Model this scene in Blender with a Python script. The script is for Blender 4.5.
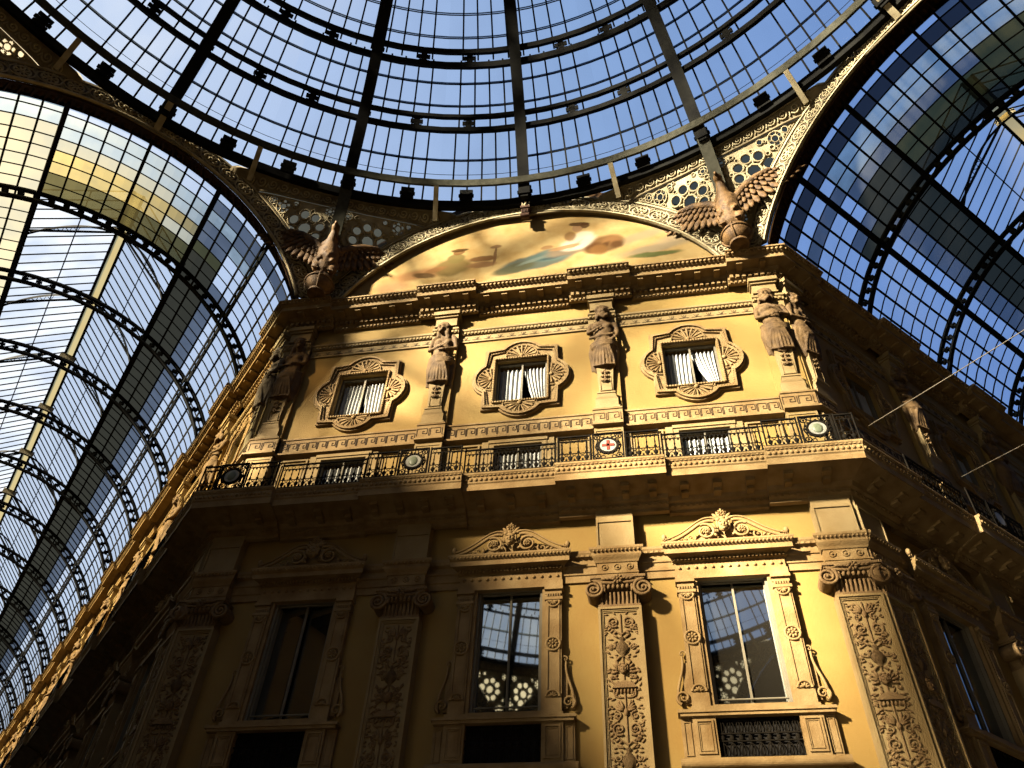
import bpy, math, random
from mathutils import Vector, Matrix, noise
from math import sin, cos, pi, radians as RD, sqrt
random.seed(7)
S = bpy.context.scene
COL = S.collection
for o in list(bpy.data.objects): bpy.data.objects.remove(o)

# ------------------------------------------------------------------ camera
cd = bpy.data.cameras.new('camera'); cam = bpy.data.objects.new('camera', cd); COL.objects.link(cam)
cam.location = (3.0995, 1.8747, 1.6)
cam.rotation_euler = (2.382149, -0.0418785, 0.168120)
cd.sensor_width = 36.0; cd.lens = 800.30/1024*36.0
cd.clip_start = 0.05; cd.clip_end = 500
S.camera = cam
S.view_settings.view_transform = 'Standard'; S.view_settings.look = 'None'
S.view_settings.gamma = 1.0; S.view_settings.use_curve_mapping = False
S.view_settings.exposure = 0.0
# ------------------------------------------------------------------ sky
W = bpy.data.worlds.new('sky'); S.world = W; W.use_nodes = True
nt = W.node_tree; nt.nodes.clear()
tc = nt.nodes.new('ShaderNodeTexCoord'); sp = nt.nodes.new('ShaderNodeSeparateXYZ')
nt.links.new(tc.outputs['Generated'], sp.inputs[0])
rmp = nt.nodes.new('ShaderNodeValToRGB')
ad = nt.nodes.new('ShaderNodeMath'); ad.operation = 'MULTIPLY_ADD'; ad.inputs[1].default_value = 0.5; ad.inputs[2].default_value = 0.5
nt.links.new(sp.outputs[0], ad.inputs[0]); nt.links.new(ad.outputs[0], rmp.inputs[0])
e = rmp.color_ramp.elements
e[0].position = 0.10; e[0].color = (0.76, 0.84, 0.93, 1)
e[1].position = 0.88; e[1].color = (0.15, 0.28, 0.62, 1)
x = e.new(0.33); x.color = (0.50, 0.63, 0.87, 1)
x = e.new(0.48); x.color = (0.30, 0.445, 0.72, 1)
x = e.new(0.62); x.color = (0.215, 0.36, 0.68, 1)
r2 = nt.nodes.new('ShaderNodeValToRGB'); nt.links.new(sp.outputs[2], r2.inputs[0])
r2.color_ramp.elements[0].position = 0.16; r2.color_ramp.elements[0].color = (0.04, 0.04, 0.035, 1)
r2.color_ramp.elements[1].position = 0.42; r2.color_ramp.elements[1].color = (1, 1, 1, 1)
mx = nt.nodes.new('ShaderNodeMix'); mx.data_type = 'RGBA'; mx.blend_type = 'MULTIPLY'; mx.inputs[0].default_value = 1
nt.links.new(rmp.outputs[0], mx.inputs[6]); nt.links.new(r2.outputs[0], mx.inputs[7])
bg = nt.nodes.new('ShaderNodeBackground'); bg.inputs[1].default_value = 1.0
nt.links.new(mx.outputs[2], bg.inputs[0])
wo = nt.nodes.new('ShaderNodeOutputWorld'); nt.links.new(bg.outputs[0], wo.inputs[0])
# ------------------------------------------------------------------ sun
sd = bpy.data.lights.new('sun', 'SUN'); sun = bpy.data.objects.new('sun', sd); COL.objects.link(sun)
sd.energy = 96.0; sd.color = (1.0, 0.84, 0.60); sd.angle = RD(3.4)
SUNDIR = Vector((0.95, 1.0, -0.62)).normalized()
sun.rotation_euler = SUNDIR.to_track_quat('-Z', 'Y').to_euler()
sun.location = (-20, -20, 60)

# ------------------------------------------------------------------ materials
def newmat(name):
    m = bpy.data.materials.new(name); m.use_nodes = True
    n = m.node_tree; n.nodes.clear(); return m, n
def mat(name, col, col2=None, rough=0.75, metal=0.0, scale=3.0, bump=0.0, bscale=20.0, spec=0.15, detail=6, k=None):
    k = ALB if k is None else k
    m, n = newmat(name)
    out = n.nodes.new('ShaderNodeOutputMaterial'); b = n.nodes.new('ShaderNodeBsdfPrincipled')
    n.links.new(b.outputs[0], out.inputs[0])
    b.inputs['Roughness'].default_value = rough; b.inputs['Metallic'].default_value = metal
    b.inputs['Specular IOR Level'].default_value = spec
    col = tuple(c*k for c in col)
    if col2: col2 = tuple(c*k for c in col2)
    t = n.nodes.new('ShaderNodeTexCoord')
    col2 = col2 or tuple(c*0.75 for c in col)
    nz = n.nodes.new('ShaderNodeTexNoise'); nz.inputs['Scale'].default_value = scale; nz.inputs['Detail'].default_value = detail
    n.links.new(t.outputs['Object'], nz.inputs['Vector'])
    cr = n.nodes.new('ShaderNodeValToRGB'); cr.color_ramp.elements[0].position = 0.34; cr.color_ramp.elements[1].position = 0.66
    cr.color_ramp.elements[0].color = (*col2, 1); cr.color_ramp.elements[1].color = (*col, 1)
    n.links.new(nz.outputs[0], cr.inputs[0]); n.links.new(cr.outputs[0], b.inputs['Base Color'])
    if bump:
        n2 = n.nodes.new('ShaderNodeTexNoise'); n2.inputs['Scale'].default_value = bscale; n2.inputs['Detail'].default_value = 4
        n.links.new(t.outputs['Object'], n2.inputs['Vector'])
        bp = n.nodes.new('ShaderNodeBump'); bp.inputs['Strength'].default_value = bump; bp.inputs['Distance'].default_value = 0.03
        n.links.new(n2.outputs[0], bp.inputs['Height']); n.links.new(bp.outputs[0], b.inputs['Normal'])
    return m
def glassmat(name, tint, dust, dustcol, streak=1.0, scale=0.6):
    """thin pane: clear tinted glass under a patchy translucent film of dust"""
    m, n = newmat(name)
    out = n.nodes.new('ShaderNodeOutputMaterial'); t = n.nodes.new('ShaderNodeTexCoord')
    tr = n.nodes.new('ShaderNodeBsdfTransparent'); tr.inputs[0].default_value = (*tint, 1)
    tl = n.nodes.new('ShaderNodeBsdfTranslucent'); tl.inputs[0].default_value = (*dustcol, 1)
    mp = n.nodes.new('ShaderNodeMapping'); mp.inputs['Scale'].default_value = (1, 1, 0.35)
    nz = n.nodes.new('ShaderNodeTexNoise'); nz.inputs['Scale'].default_value = scale; nz.inputs['Detail'].default_value = 5
    n.links.new(t.outputs['Object'], mp.inputs[0]); n.links.new(mp.outputs[0], nz.inputs['Vector'])
    mr = n.nodes.new('ShaderNodeMapRange'); mr.inputs[1].default_value = 0.35; mr.inputs[2].default_value = 0.7
    mr.inputs[3].default_value = dust*(1-streak*0.6); mr.inputs[4].default_value = min(1, dust*(1+streak*0.6))
    n.links.new(nz.outputs[0], mr.inputs[0])
    mxs = n.nodes.new('ShaderNodeMixShader'); n.links.new(mr.outputs[0], mxs.inputs[0])
    n.links.new(tr.outputs[0], mxs.inputs[1]); n.links.new(tl.outputs[0], mxs.inputs[2])
    n.links.new(mxs.outputs[0], out.inputs[0]); return m
ALB = 0.17
M = {}
M['ochre'] = mat('ochre_plaster', (0.72, 0.475, 0.125), (0.64, 0.385, 0.09), scale=0.8, bump=0.15, bscale=14, detail=8)
M['stone'] = mat('warm_limestone', (0.74, 0.50, 0.21), (0.50, 0.30, 0.10), scale=2.5, bump=0.3, bscale=22)
M['cream'] = mat('pale_limestone', (0.72, 0.52, 0.23), (0.58, 0.39, 0.15), scale=2.0, bump=0.2, bscale=18)
M['carved'] = mat('carved_brown_stone', (0.56, 0.36, 0.15), (0.36, 0.21, 0.08), scale=5, bump=0.5, bscale=30)
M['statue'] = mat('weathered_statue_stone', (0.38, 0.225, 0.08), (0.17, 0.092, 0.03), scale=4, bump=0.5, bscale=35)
M['bronze'] = mat('gilded_brown_eagle', (0.46, 0.25, 0.08), (0.14, 0.07, 0.02), scale=5, rough=0.7, bump=0.5, bscale=25)
M['dark'] = mat('dark_void', (0.012, 0.009, 0.006), (0.008, 0.006, 0.004))
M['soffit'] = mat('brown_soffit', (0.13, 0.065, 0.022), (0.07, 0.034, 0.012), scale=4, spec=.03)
M['groove'] = mat('dark_fret_line', (0.17, 0.095, 0.03), (0.11, 0.06, 0.02))
M['iron'] = mat('dark_painted_iron', (0.030, 0.030, 0.024), (0.016, 0.016, 0.016), rough=0.8, spec=0.03)
M['railiron'] = mat('black_cast_iron', (0.03, 0.024, 0.016), (0.015, 0.012, 0.008), rough=0.8, spec=0.03)
M['plate'] = mat('olive_riveted_plate', (0.17, 0.165, 0.12), (0.10, 0.10, 0.07), rough=0.8, scale=6, spec=0.03)
M['creamiron'] = mat('cream_painted_iron', (0.20, 0.172, 0.105), (0.135, 0.11, 0.062), rough=0.8, scale=3, bump=0.2, k=1)
M['scrollband'] = mat('dark_ground_of_band', (0.055, 0.042, 0.022), (0.035, 0.026, 0.014), k=1)

M['dkiron'] = mat('dark_frieze_iron', (0.05, 0.045, 0.032), (0.03, 0.026, 0.02))
M['friezeground'] = mat('dull_cream_frieze_ground', (0.12, 0.10, 0.06), (0.08, 0.065, 0.04), k=1, spec=.03)
M['curtain'] = mat('white_curtain', (1.15, 1.18, 1.15), (0.95, 0.97, 0.92), rough=0.9, scale=3)
M['white'] = mat('white_frame_paint', (0.46, 0.41, 0.29), (0.38, 0.33, 0.23), rough=0.7)
M['red'] = mat('red_enamel', (0.55, 0.07, 0.03))
M['enamel'] = mat('white_enamel', (0.80, 0.78, 0.66), rough=0.4)
M['greenish'] = mat('pale_green_enamel', (0.42, 0.47, 0.30), (0.3, 0.36, 0.22), rough=0.4)
M['floor'] = mat('marble_floor', (0.16, 0.12, 0.08), (0.1, 0.08, 0.05), rough=0.5, scale=1)
M['rust'] = mat('rust_red_corbel', (0.22, 0.09, 0.035), (0.12, 0.05, 0.02), scale=6)
M['cable'] = mat('pale_steel_cable', (0.30, 0.24, 0.15), rough=0.4)
M['roofdark'] = mat('sky_blocking_sheet', (0.10, 0.10, 0.075))
M['glass'] = glassmat('dome_glass', (0.90, 0.94, 1.0), 0.08, (0.18, 0.19, 0.2))
M['hazy'] = glassmat('sun_dimming_vault_glass', (0.40, 0.37, 0.32), 0.12, (0.08, 0.08, 0.07))  # tint darkened to weaken the sun coming through the unseen arm vault
M['lap'] = glassmat('lap_shadow_glass', (0.30, 0.34, 0.38), 0.3, (0.10, 0.10, 0.09), 0.3, 3.0)  # dark strip standing in for the shadow line at each glass lap
M['spandrel'] = glassmat('frosted_glass_behind_tracery', (0.34, 0.27, 0.15), 0.55, (0.13, 0.12, 0.095), 0.2, 1.5)
M['glass_r'] = glassmat('vault_glass', (0.82, 0.88, 1.0), 0.10, (0.12, 0.135, 0.15))
M['glass_yellow'] = glassmat('yellowed_glass', (0.55, 0.48, 0.28), 0.55, (0.085, 0.07, 0.028), 0.5, 1.0)
M['glass_pale'] = glassmat('frosted_glass', (0.75, 0.85, 0.85), 0.45, (0.075, 0.083, 0.083), 0.6, 1.0)
M['glass_olive'] = glassmat('dark_olive_glass', (0.13, 0.12, 0.055), 0.3, (0.03, 0.027, 0.012), 0.4, 1.0)  # dark olive tint for the band near the first rib
M['glass_walkway'] = glassmat('walkway_shade_glass', (0.075, 0.066, 0.042), 0.22, (0.03, 0.03, 0.026), 0.4, 1.2)  # dark tint stands in for the shaded roof walkway above the panes
M['glass_cream'] = glassmat('sunlight_tint_dusty_glass', (0.92, 0.85, 0.62), 0.32, (0.09, 0.08, 0.05), 0.5, 0.8)  # cream look of backlit sunward panes is put into tint and dust colour
M['glass_louvre'] = glassmat('blue_black_louvre_glass', (0.06, 0.065, 0.08), 0.2, (0.04, 0.04, 0.05), 0.4, 2.0)
M['glass_grey'] = glassmat('grey_blue_glass', (0.22, 0.25, 0.30), 0.35, (0.07, 0.075, 0.08), 0.5, 1.0)
def mk_mirror():
    m, n = newmat('dark_window_glass')
    out = n.nodes.new('ShaderNodeOutputMaterial'); g = n.nodes.new('ShaderNodeBsdfGlossy'); d = n.nodes.new('ShaderNodeBsdfDiffuse')
    g.inputs[0].default_value = (0.58, 0.62, 0.60, 1); g.inputs['Roughness'].default_value = 0.02
    d.inputs[0].default_value = (0.01, 0.009, 0.007, 1)
    mi = n.nodes.new('ShaderNodeMixShader'); mi.inputs[0].default_value = 0.55
    n.links.new(d.outputs[0], mi.inputs[1]); n.links.new(g.outputs[0], mi.inputs[2]); n.links.new(mi.outputs[0], out.inputs[0])
    return m
M['mirror'] = mk_mirror()

# ------------------------------------------------------------------ mesh builder
class MB:
    def __init__(s): s.v = []; s.f = []; s.mi = []; s.sm = []; s.cm = 0; s.T = None
    def add(s, vs, fs, smooth=False):
        b = len(s.v)
        if s.T is not None: vs = [tuple(s.T @ Vector(p)) for p in vs]
        s.v += [tuple(p) for p in vs]
        for f in fs: s.f.append(tuple(i+b for i in f)); s.mi.append(s.cm); s.sm.append(smooth)
    def box(s, x0, x1, y0, y1, z0, z1):
        v = [(x0,y0,z0),(x1,y0,z0),(x1,y1,z0),(x0,y1,z0),(x0,y0,z1),(x1,y0,z1),(x1,y1,z1),(x0,y1,z1)]
        s.add(v, [(0,3,2,1),(4,5,6,7),(0,1,5,4),(1,2,6,5),(2,3,7,6),(3,0,4,7)])
    def obox(s, c, ax, ay, az):
        """box from centre and three half-axis vectors"""
        c, ax, ay, az = map(Vector, (c, ax, ay, az)); v = []
        for k in (-1, 1):
            for i, j in ((-1,-1),(1,-1),(1,1),(-1,1)): v.append(c+ax*i+ay*j+az*k)
        s.add(v, [(0,3,2,1),(4,5,6,7),(0,1,5,4),(1,2,6,5),(2,3,7,6),(3,0,4,7)])
    def loft(s, rings, caps=True, smooth=True, closed=True):
        n = len(rings[0]); v = [p for r in rings for p in r]; f = []
        for i in range(len(rings)-1):
            for j in range(n if closed else n-1):
                k = (j+1) % n; f.append((i*n+j, i*n+k, (i+1)*n+k, (i+1)*n+j))
        s.add(v, f, smooth)
        if caps and closed:
            s.add(list(rings[0])[::-1], [tuple(range(n))], False); s.add(list(rings[-1]), [tuple(range(n))], False)
    def tube(s, pts, r, n=6, caps=True, flat=None):
        pts = [Vector(p) for p in pts]; N = len(pts)
        rs = r if isinstance(r, (list, tuple)) else [r]*N
        rings = []; ref = None
        for i, p in enumerate(pts):
            d = (pts[min(i+1, N-1)]-pts[max(i-1, 0)])
            d = d.normalized() if d.length > 1e-9 else Vector((0, 0, 1))
            if ref is None: ref = Vector((0, 1, 0)) if abs(d.y) < 0.9 else Vector((1, 0, 0))
            a = (ref-d*ref.dot(d)).normalized(); ref = a; b = d.cross(a)
            fa = flat if flat else 1.0
            rings.append([p+a*(rs[i]*cos(2*pi*k/n)*fa)+b*(rs[i]*sin(2*pi*k/n)) for k in range(n)])
        s.loft(rings, caps)
    def bar(s, a, b, w, h, up=(0, 0, 1)):
        a, b = Vector(a), Vector(b); d = (b-a); L = d.length
        if L < 1e-6: return
        d /= L; u = Vector(up); u = (u-d*u.dot(d))
        u = u.normalized() if u.length > 1e-6 else Vector((1, 0, 0)); w_ = d.cross(u)
        s.obox((a+b)/2, d*(L/2), w_*(w/2), u*(h/2))
    def ell(s, c, r, nu=12, nv=8, R=None):
        c = Vector(c); rings = []
        for i in range(1, nv):
            t = pi*i/nv; ring = []
            for j in range(nu):
                p = Vector((r[0]*sin(t)*cos(2*pi*j/nu), r[1]*sin(t)*sin(2*pi*j/nu), -r[2]*cos(t)))
                if R is not None: p = R @ p
                ring.append(c+p)
            rings.append(ring)
        b = Vector((0, 0, -r[2])); t = Vector((0, 0, r[2]))
        if R is not None: b = R@b; t = R@t
        n = nu; v = [p for q in rings for p in q]+[c+b, c+t]; f = []
        for i in range(len(rings)-1):
            for j in range(n): k = (j+1) % n; f.append((i*n+j, i*n+k, (i+1)*n+k, (i+1)*n+j))
        lb = len(v)-2; lt = len(v)-1; o = (len(rings)-1)*n
        for j in range(n): k = (j+1) % n; f.append((lb, k, j)); f.append((lt, o+j, o+k))
        s.add(v, f, True)
    def poly(s, pts, y0, y1):
        """outline in x,z (counter-clockwise seen from -y) extruded from y0 (front) to y1"""
        n = len(pts); v = [(x, y0, z) for x, z in pts]+[(x, y1, z) for x, z in pts]
        f = [tuple(range(n)), tuple(range(2*n-1, n-1, -1))]
        for i in range(n): j = (i+1) % n; f.append((i, i+n, j+n, j))
        s.add(v, f)
    def frame(s, outer, inner, y0, y1):
        """strip between two outlines of equal count, from y0 (front) to y1"""
        n = len(outer)
        v = [(x, y0, z) for x, z in outer]+[(x, y0, z) for x, z in inner]+[(x, y1, z) for x, z in inner]+[(x, y1, z) for x, z in outer]
        f = []
        for i in range(n):
            j = (i+1) % n
            f += [(i, j, n+j, n+i), (n+i, n+j, 2*n+j, 2*n+i), (3*n+i, 3*n+j, j, i)]
        s.add(v, f)
    def rect_frame(s, x0, x1, z0, z1, w, y0, y1):
        s.frame([(x0,z0),(x1,z0),(x1,z1),(x0,z1)], [(x0+w,z0+w),(x1-w,z0+w),(x1-w,z1-w),(x0+w,z1-w)], y0, y1)
    def sweep(s, path, prof, caps=True):
        """profile (out, z) along a plan polyline; outwards is to the right of travel"""
        if len(path[0]) == 4:
            s.loft([[(x+mx*o, y+my*o, z) for o, z in prof] for x, y, mx, my in path], caps, smooth=False); return
        P = [Vector(p) for p in path]; N = len(P); rings = []
        for i in range(N):
            ns = []
            if i > 0: d = (P[i]-P[i-1]).normalized(); ns.append(Vector((d.y, -d.x)))
            if i < N-1: d = (P[i+1]-P[i]).normalized(); ns.append(Vector((d.y, -d.x)))
            m = ns[0] if len(ns) == 1 else (ns[0]+ns[1])/(1+ns[0].dot(ns[1]))
            rings.append([(P[i].x+m.x*o, P[i].y+m.y*o, z) for o, z in prof])
        s.loft(rings, caps, smooth=False)
    def build(s, name, mats, parent=None, link=True):
        me = bpy.data.meshes.new(name); me.from_pydata(s.v, [], s.f)
        if not isinstance(mats, (list, tuple)): mats = [mats]
        for m in mats: me.materials.append(m)
        if len(mats) > 1: me.polygons.foreach_set('material_index', s.mi)
        me.polygons.foreach_set('use_smooth', s.sm); me.update()
        o = bpy.data.objects.new(name, me); COL.objects.link(o)
        if parent: o.parent = parent
        return o
KIDS = {}
def tag(o, label=None, cat=None, group=None, kind=None):
    if label: o['label'] = label
    if cat: o['category'] = cat
    if group: o['group'] = group
    if kind: o['kind'] = kind
    return o
def empty(name, loc=(0,0,0), rz=0, **k):
    o = bpy.data.objects.new(name, None); COL.objects.link(o); o.location = loc; o.rotation_euler = (0, 0, rz)
    o.empty_display_size = 0.2
    return tag(o, **k)
CH = {}
def copy_tree(o, parent=None, skip=()):
    c = o.copy(); COL.objects.link(c)
    if parent: c.parent = parent
    for ch in [q for q in bpy.data.objects if q.parent == o]:
        if ch.name.split('.')[0] in skip: continue
        copy_tree(ch, c)
    return c
def sculpt(mb, name, material, voxel=0.03, parent=None, smooth=2):
    """fuse overlapping shapes into one continuous carved surface"""
    o = mb.build(name, material)
    md = o.modifiers.new('r', 'REMESH'); md.mode = 'VOXEL'; md.voxel_size = voxel; md.use_smooth_shade = True
    if smooth:
        m2 = o.modifiers.new('s', 'SMOOTH'); m2.iterations = smooth; m2.factor = 0.5
    dg = bpy.context.evaluated_depsgraph_get(); dg.update()
    me = bpy.data.meshes.new_from_object(o.evaluated_get(dg))
    o.modifiers.clear(); old = o.data; o.data = me; bpy.data.meshes.remove(old); me.name = name
    if not me.materials: me.materials.append(material)
    if parent: o.parent = parent
    return o

# ------------------------------------------------------------------ plan
H, Y0 = 7.7, 17.5           # half width of the octagon facade, its distance
BAY = 4.88
q2 = 1/sqrt(2)
NL, NR = 10, 5              # bays along the left and right arms
def fpt(face, s, o=0.0):
    if face == 'F': return (s, Y0-o)
    if face == 'R': return (H+s*q2+o*q2, Y0+s*q2-o*q2)
    return (-H-s*q2-o*q2, Y0+s*q2-o*q2)
def cpt(side, o): return (side*(H+o*math.tan(pi/8)), Y0-o)
def place(o, face, s, z=0.0, out=0.0):
    x, y = fpt(face, s, out); o.location = (x, y, z)
    o.rotation_euler = (0, 0, {'F': 0, 'R': pi/4, 'L': -pi/4}[face])
    return o
LL, LR = 0.38+BAY*NL+1.0, 0.38+BAY*NR+1.0
NRM = {'F': (0, -1), 'R': (q2, -q2), 'L': (-q2, -q2)}
def plan(hw, out):
    """wall line (x, y, offset direction) from the far left arm round the octagon facade to the right arm, stepping out over each pilaster"""
    p = []
    def A(f, s_, o=0.0): p.append((*fpt(f, s_, o), *NRM[f]))
    A('L', LL)
    for k in range(NL, 0, -1):
        c = 0.38+BAY*k; A('L', c+hw); A('L', c+hw, out); A('L', c-hw, out); A('L', c-hw)
    A('L', .38+hw); A('L', .38+hw, out)
    p.append((*cpt(-1, out), -math.tan(pi/8), -1))
    A('F', -7.32+hw, out); A('F', -7.32+hw)
    for c in (-2.44, 2.44): A('F', c-hw); A('F', c-hw, out); A('F', c+hw, out); A('F', c+hw)
    A('F', 7.32-hw); A('F', 7.32-hw, out)
    p.append((*cpt(1, out), math.tan(pi/8), -1))
    A('R', .38+hw, out); A('R', .38+hw)
    for k in range(1, NR+1):
        c = 0.38+BAY*k; A('R', c-hw); A('R', c-hw, out); A('R', c+hw, out); A('R', c+hw)
    A('R', LR)
    if not out:
        q = [p[0]]
        for a in p[1:]:
            if (Vector(a[:2])-Vector(q[-1][:2])).length > 1e-4: q.append(a)
        p = q
    return p
def seg_walk(path, o=0.0):
    for a, b in zip(path[:-1], path[1:]):
        a, b = Vector((a[0]+a[2]*o, a[1]+a[3]*o)), Vector((b[0]+b[2]*o, b[1]+b[3]*o)); L = (b-a).length
        if L > .25:
            d = (b-a)/L; yield a, b, d, Vector((d.y, -d.x)), L
def near(p): return abs(p.x) < 20

# ------------------------------------------------------------------ walls
def wall(name, face, s0, s1, centres, zt=22.3):
    mb = MB()
    holes = []
    for c in centres: holes += [(c-.74, c+.74, 8.66, 11.55), (c-.64, c+.64, 14.25, 16.0), (c-.75, c+.75, 17.65, 19.4)]
    xs = sorted({s0, s1}|{h[0] for h in holes}|{h[1] for h in holes}); zs = sorted({0.0, zt}|{h[2] for h in holes}|{h[3] for h in holes})
    def P(s, o, z): x, y = fpt(face, s, o); return (x, y, z)
    for i in range(len(xs)-1):
        for j in range(len(zs)-1):
            cx, cz = (xs[i]+xs[i+1])/2, (zs[j]+zs[j+1])/2
            if any(h[0] < cx < h[1] and h[2] < cz < h[3] for h in holes): continue
            mb.add([P(xs[i],0,zs[j]), P(xs[i+1],0,zs[j]), P(xs[i+1],0,zs[j+1]), P(xs[i],0,zs[j+1])], [(0,1,2,3)])
    for a, b, c, d in holes:
        for u in ((a,c,b,c),(b,c,b,d),(b,d,a,d),(a,d,a,c)):
            mb.add([P(u[0],0,u[1]), P(u[2],0,u[3]), P(u[2],-.55,u[3]), P(u[0],-.55,u[1])], [(0,1,2,3)])
    e0, e1 = s0, s1
    if face == 'F': e0, e1 = s0+.3, s1-.3
    else: e0 = s0+.3
    mb.cm = 1
    mb.add([P(e0,-.55,0), P(e1,-.55,0), P(e1,-.55,zt), P(e0,-.55,zt)], [(0,1,2,3)])
    mb.cm = 0
    mb.add([P(s0,0,zt), P(s1,0,zt), P(e1,-.55,zt), P(e0,-.55,zt)], [(0,1,2,3)])
    mb.add([P(s1,0,0), P(s1,0,zt), P(e1,-.55,zt), P(e1,-.55,0)], [(0,1,2,3)])
    return tag(mb.build(name, [M['ochre'], M['dark']]), kind='structure')
CF = (-BAY, 0.0, BAY); CR = [0.38+BAY*(k+.5) for k in range(NR)]; CL = [0.38+BAY*(k+.5) for k in range(NL)]
wall('wall_front', 'F', -H, H, CF)
wall('wall_right', 'R', 0, LR, CR)
wall('wall_left', 'L', 0, LL, CL)
def plain_wall(name, a, b, z1, th=0.6, z0=0):
    a, b = Vector(a), Vector(b); d = (b-a).normalized(); n = Vector((d.y, -d.x)); mb = MB()
    q = [a, b, b-n*th, a-n*th]; v = [(p.x, p.y, z0) for p in q]+[(p.x, p.y, z1) for p in q]
    mb.add(v, [(0,3,2,1),(4,5,6,7),(0,1,5,4),(1,2,6,5),(2,3,7,6),(3,0,4,7)])
    return tag(mb.build(name, M['ochre']), kind='structure')
# the rest of the octagon and the arms, out of view, for reflections and to shade the facade
plain_wall('wall_west', (-17.5, -7.7), (-17.5, 7.7), 19.9)  # top kept low so the sun passes over it to the facade
mb = MB(); g_ = [(-4.2,19.9),(7.6,19.9),(7.6,21.1),(1.6,24.5),(.2,24.5),(-1.6,22.6)]; n_ = len(g_)
mb.add([(-17.5,y,z) for y,z in g_]+[(-18.1,y,z) for y,z in g_], [tuple(range(n_)), tuple(range(2*n_-1,n_-1,-1))]+[(i,i+n_,(i+1)%n_+n_,(i+1)%n_) for i in range(n_)])
tag(mb.build('wall_shade_caster', M['ochre']), kind='structure')  # added unseen mass, shaped to shade the lower left of the facade
plain_wall('wall_south', (7.7, -17.5), (-7.7, -17.5), 22.3)
plain_wall('wall_east', (17.5, 7.7), (17.5, -7.7), 22.3)
plain_wall('wall_northwest', (-17.5, 7.7), (-17.5-LL*q2, 7.7+LL*q2), 22.0)
plain_wall('wall_northeast', (17.5+LR*q2, 7.7+LR*q2), (17.5, 7.7), 22.0)
plain_wall('wall_southeast', (17.5, -7.7), (17.5+20, -7.7-20), 22.0)
plain_wall('wall_southwest', (-7.7, -17.5), (-7.7-28, -17.5-28), 22.0)
plain_wall('wall_southeast_front', (7.7+20, -17.5-20), (7.7, -17.5), 22.0)
def roof(name, az, t0, t1):
    mb = MB(); rows = []
    for t in (t0, t1): rows.append([(7.6*sin(RD(a)), t, 19.8+7.6*cos(RD(a))) for a in range(-72, 73, 8)])
    mb.loft(rows, caps=False, closed=False); o = mb.build(name, M['roofdark']); o.rotation_euler = (0, 0, -RD(az)); tag(o, kind='structure')
roof('ceiling_sky_block', 135, 17.8, 45)  # opaque cover over the unseen arm, put in to cut sky light
mb = MB(); mb.box(-75, 60, -60, 75, -.3, 0); tag(mb.build('floor', M['floor']), kind='structure')

# ------------------------------------------------------------------ continuous mouldings
def trim(name, build):
    mb = MB(); build(mb); return mb
def along(path, step, fn, o=0.0, margin=0.02):
    for a, b, d, n, L in seg_walk(path, o):
        k = max(1, int((L-2*margin)/step)); st = (L-2*margin)/k
        for i in range(k):
            p = a+d*(margin+st*(i+.5))-n*o
            if not (abs(p.x) < 15 and p.y < 28): continue
            fn(p, d, n, st)
D3 = lambda v: Vector((v.x, v.y, 0))
# main cornice
mb = MB()
pc = plan(0.97, 0.16)
prof = [(0,21.66),(.10,21.66),(.10,21.74),(.16,21.80),(.16,21.98),(.24,22.02),(.30,22.10),(.60,22.13),(.60,22.10),(.64,22.10),(.64,22.28),(.68,22.30),(.76,22.38),(.82,22.40),(.82,22.46),(-.5,22.5),(-.5,22.3),(0,22.3)]
mb.sweep(pc, prof); 
def dent(z, h, o, dpt, w):
    def fn(p, d, n, st): c = D3(p)+D3(n)*(o+dpt/2)+Vector((0,0,z+h/2)); mb.obox(c, D3(d)*(w*st/2), D3(n)*(dpt/2), (0,0,h/2))
    return fn
along(pc, 0.17, dent(21.80, .13, .16, .09, .55), .2); along(pc, 0.12, dent(21.665, .07, .10, .05, .5), .1)
def eggs(z, r, o):
    def fn(p, d, n, st):
        c = D3(p)+D3(n)*o+Vector((0,0,z)); R = Matrix((D3(d), D3(n), Vector((0,0,1)))).transposed()
        mb.ell(c, (st*.42, .035, r), 6, 4, R)
    return fn
along(pc, 0.13, eggs(22.36, .065, .76), .76)
# modillions under the soffit
along(pc, 0.55, lambda p, d, n, st: mb.obox(D3(p)+D3(n)*.42+Vector((0,0,22.07)), D3(d)*.09, D3(n)*.15, (0,0,.045)))
tag(mb.build('trim_1', M['stone']), 'projecting stone main cornice with dentils below the painted lunette', 'cornice', kind='structure')
# upper string course
mb = MB(); pu = plan(0.42, 0.14)
mb.sweep(pu, [(0,20.44),(.05,20.44),(.05,20.72),(.10,20.74),(.10,20.84),(.15,20.88),(.15,20.95),(.05,20.99),(0,20.99)])
along(pu, 0.11, dent(20.755, .08, .10, .035, .55))
mb.cm = 1
def anth(p, d, n, st):
    c = D3(p)+D3(n)*.052+Vector((0,0,20.58)); d = D3(d)
    for a in (-.6, 0, .6): mb.bar(c-Vector((0,0,.07)), c+d*(math.tan(a)*.10)+Vector((0,0,.07)), .012, .018, D3(n))
    mb.bar(c-d*(st*.4)-Vector((0,0,.06)), c+d*(st*.4)-Vector((0,0,.06)), .012, .018, D3(n))
along(pu, 0.34, anth)
tag(mb.build('trim_2', [M['cream'], M['groove']]), 'thin string course with palmette band above the quatrefoil windows', 'string course', kind='structure')
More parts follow.
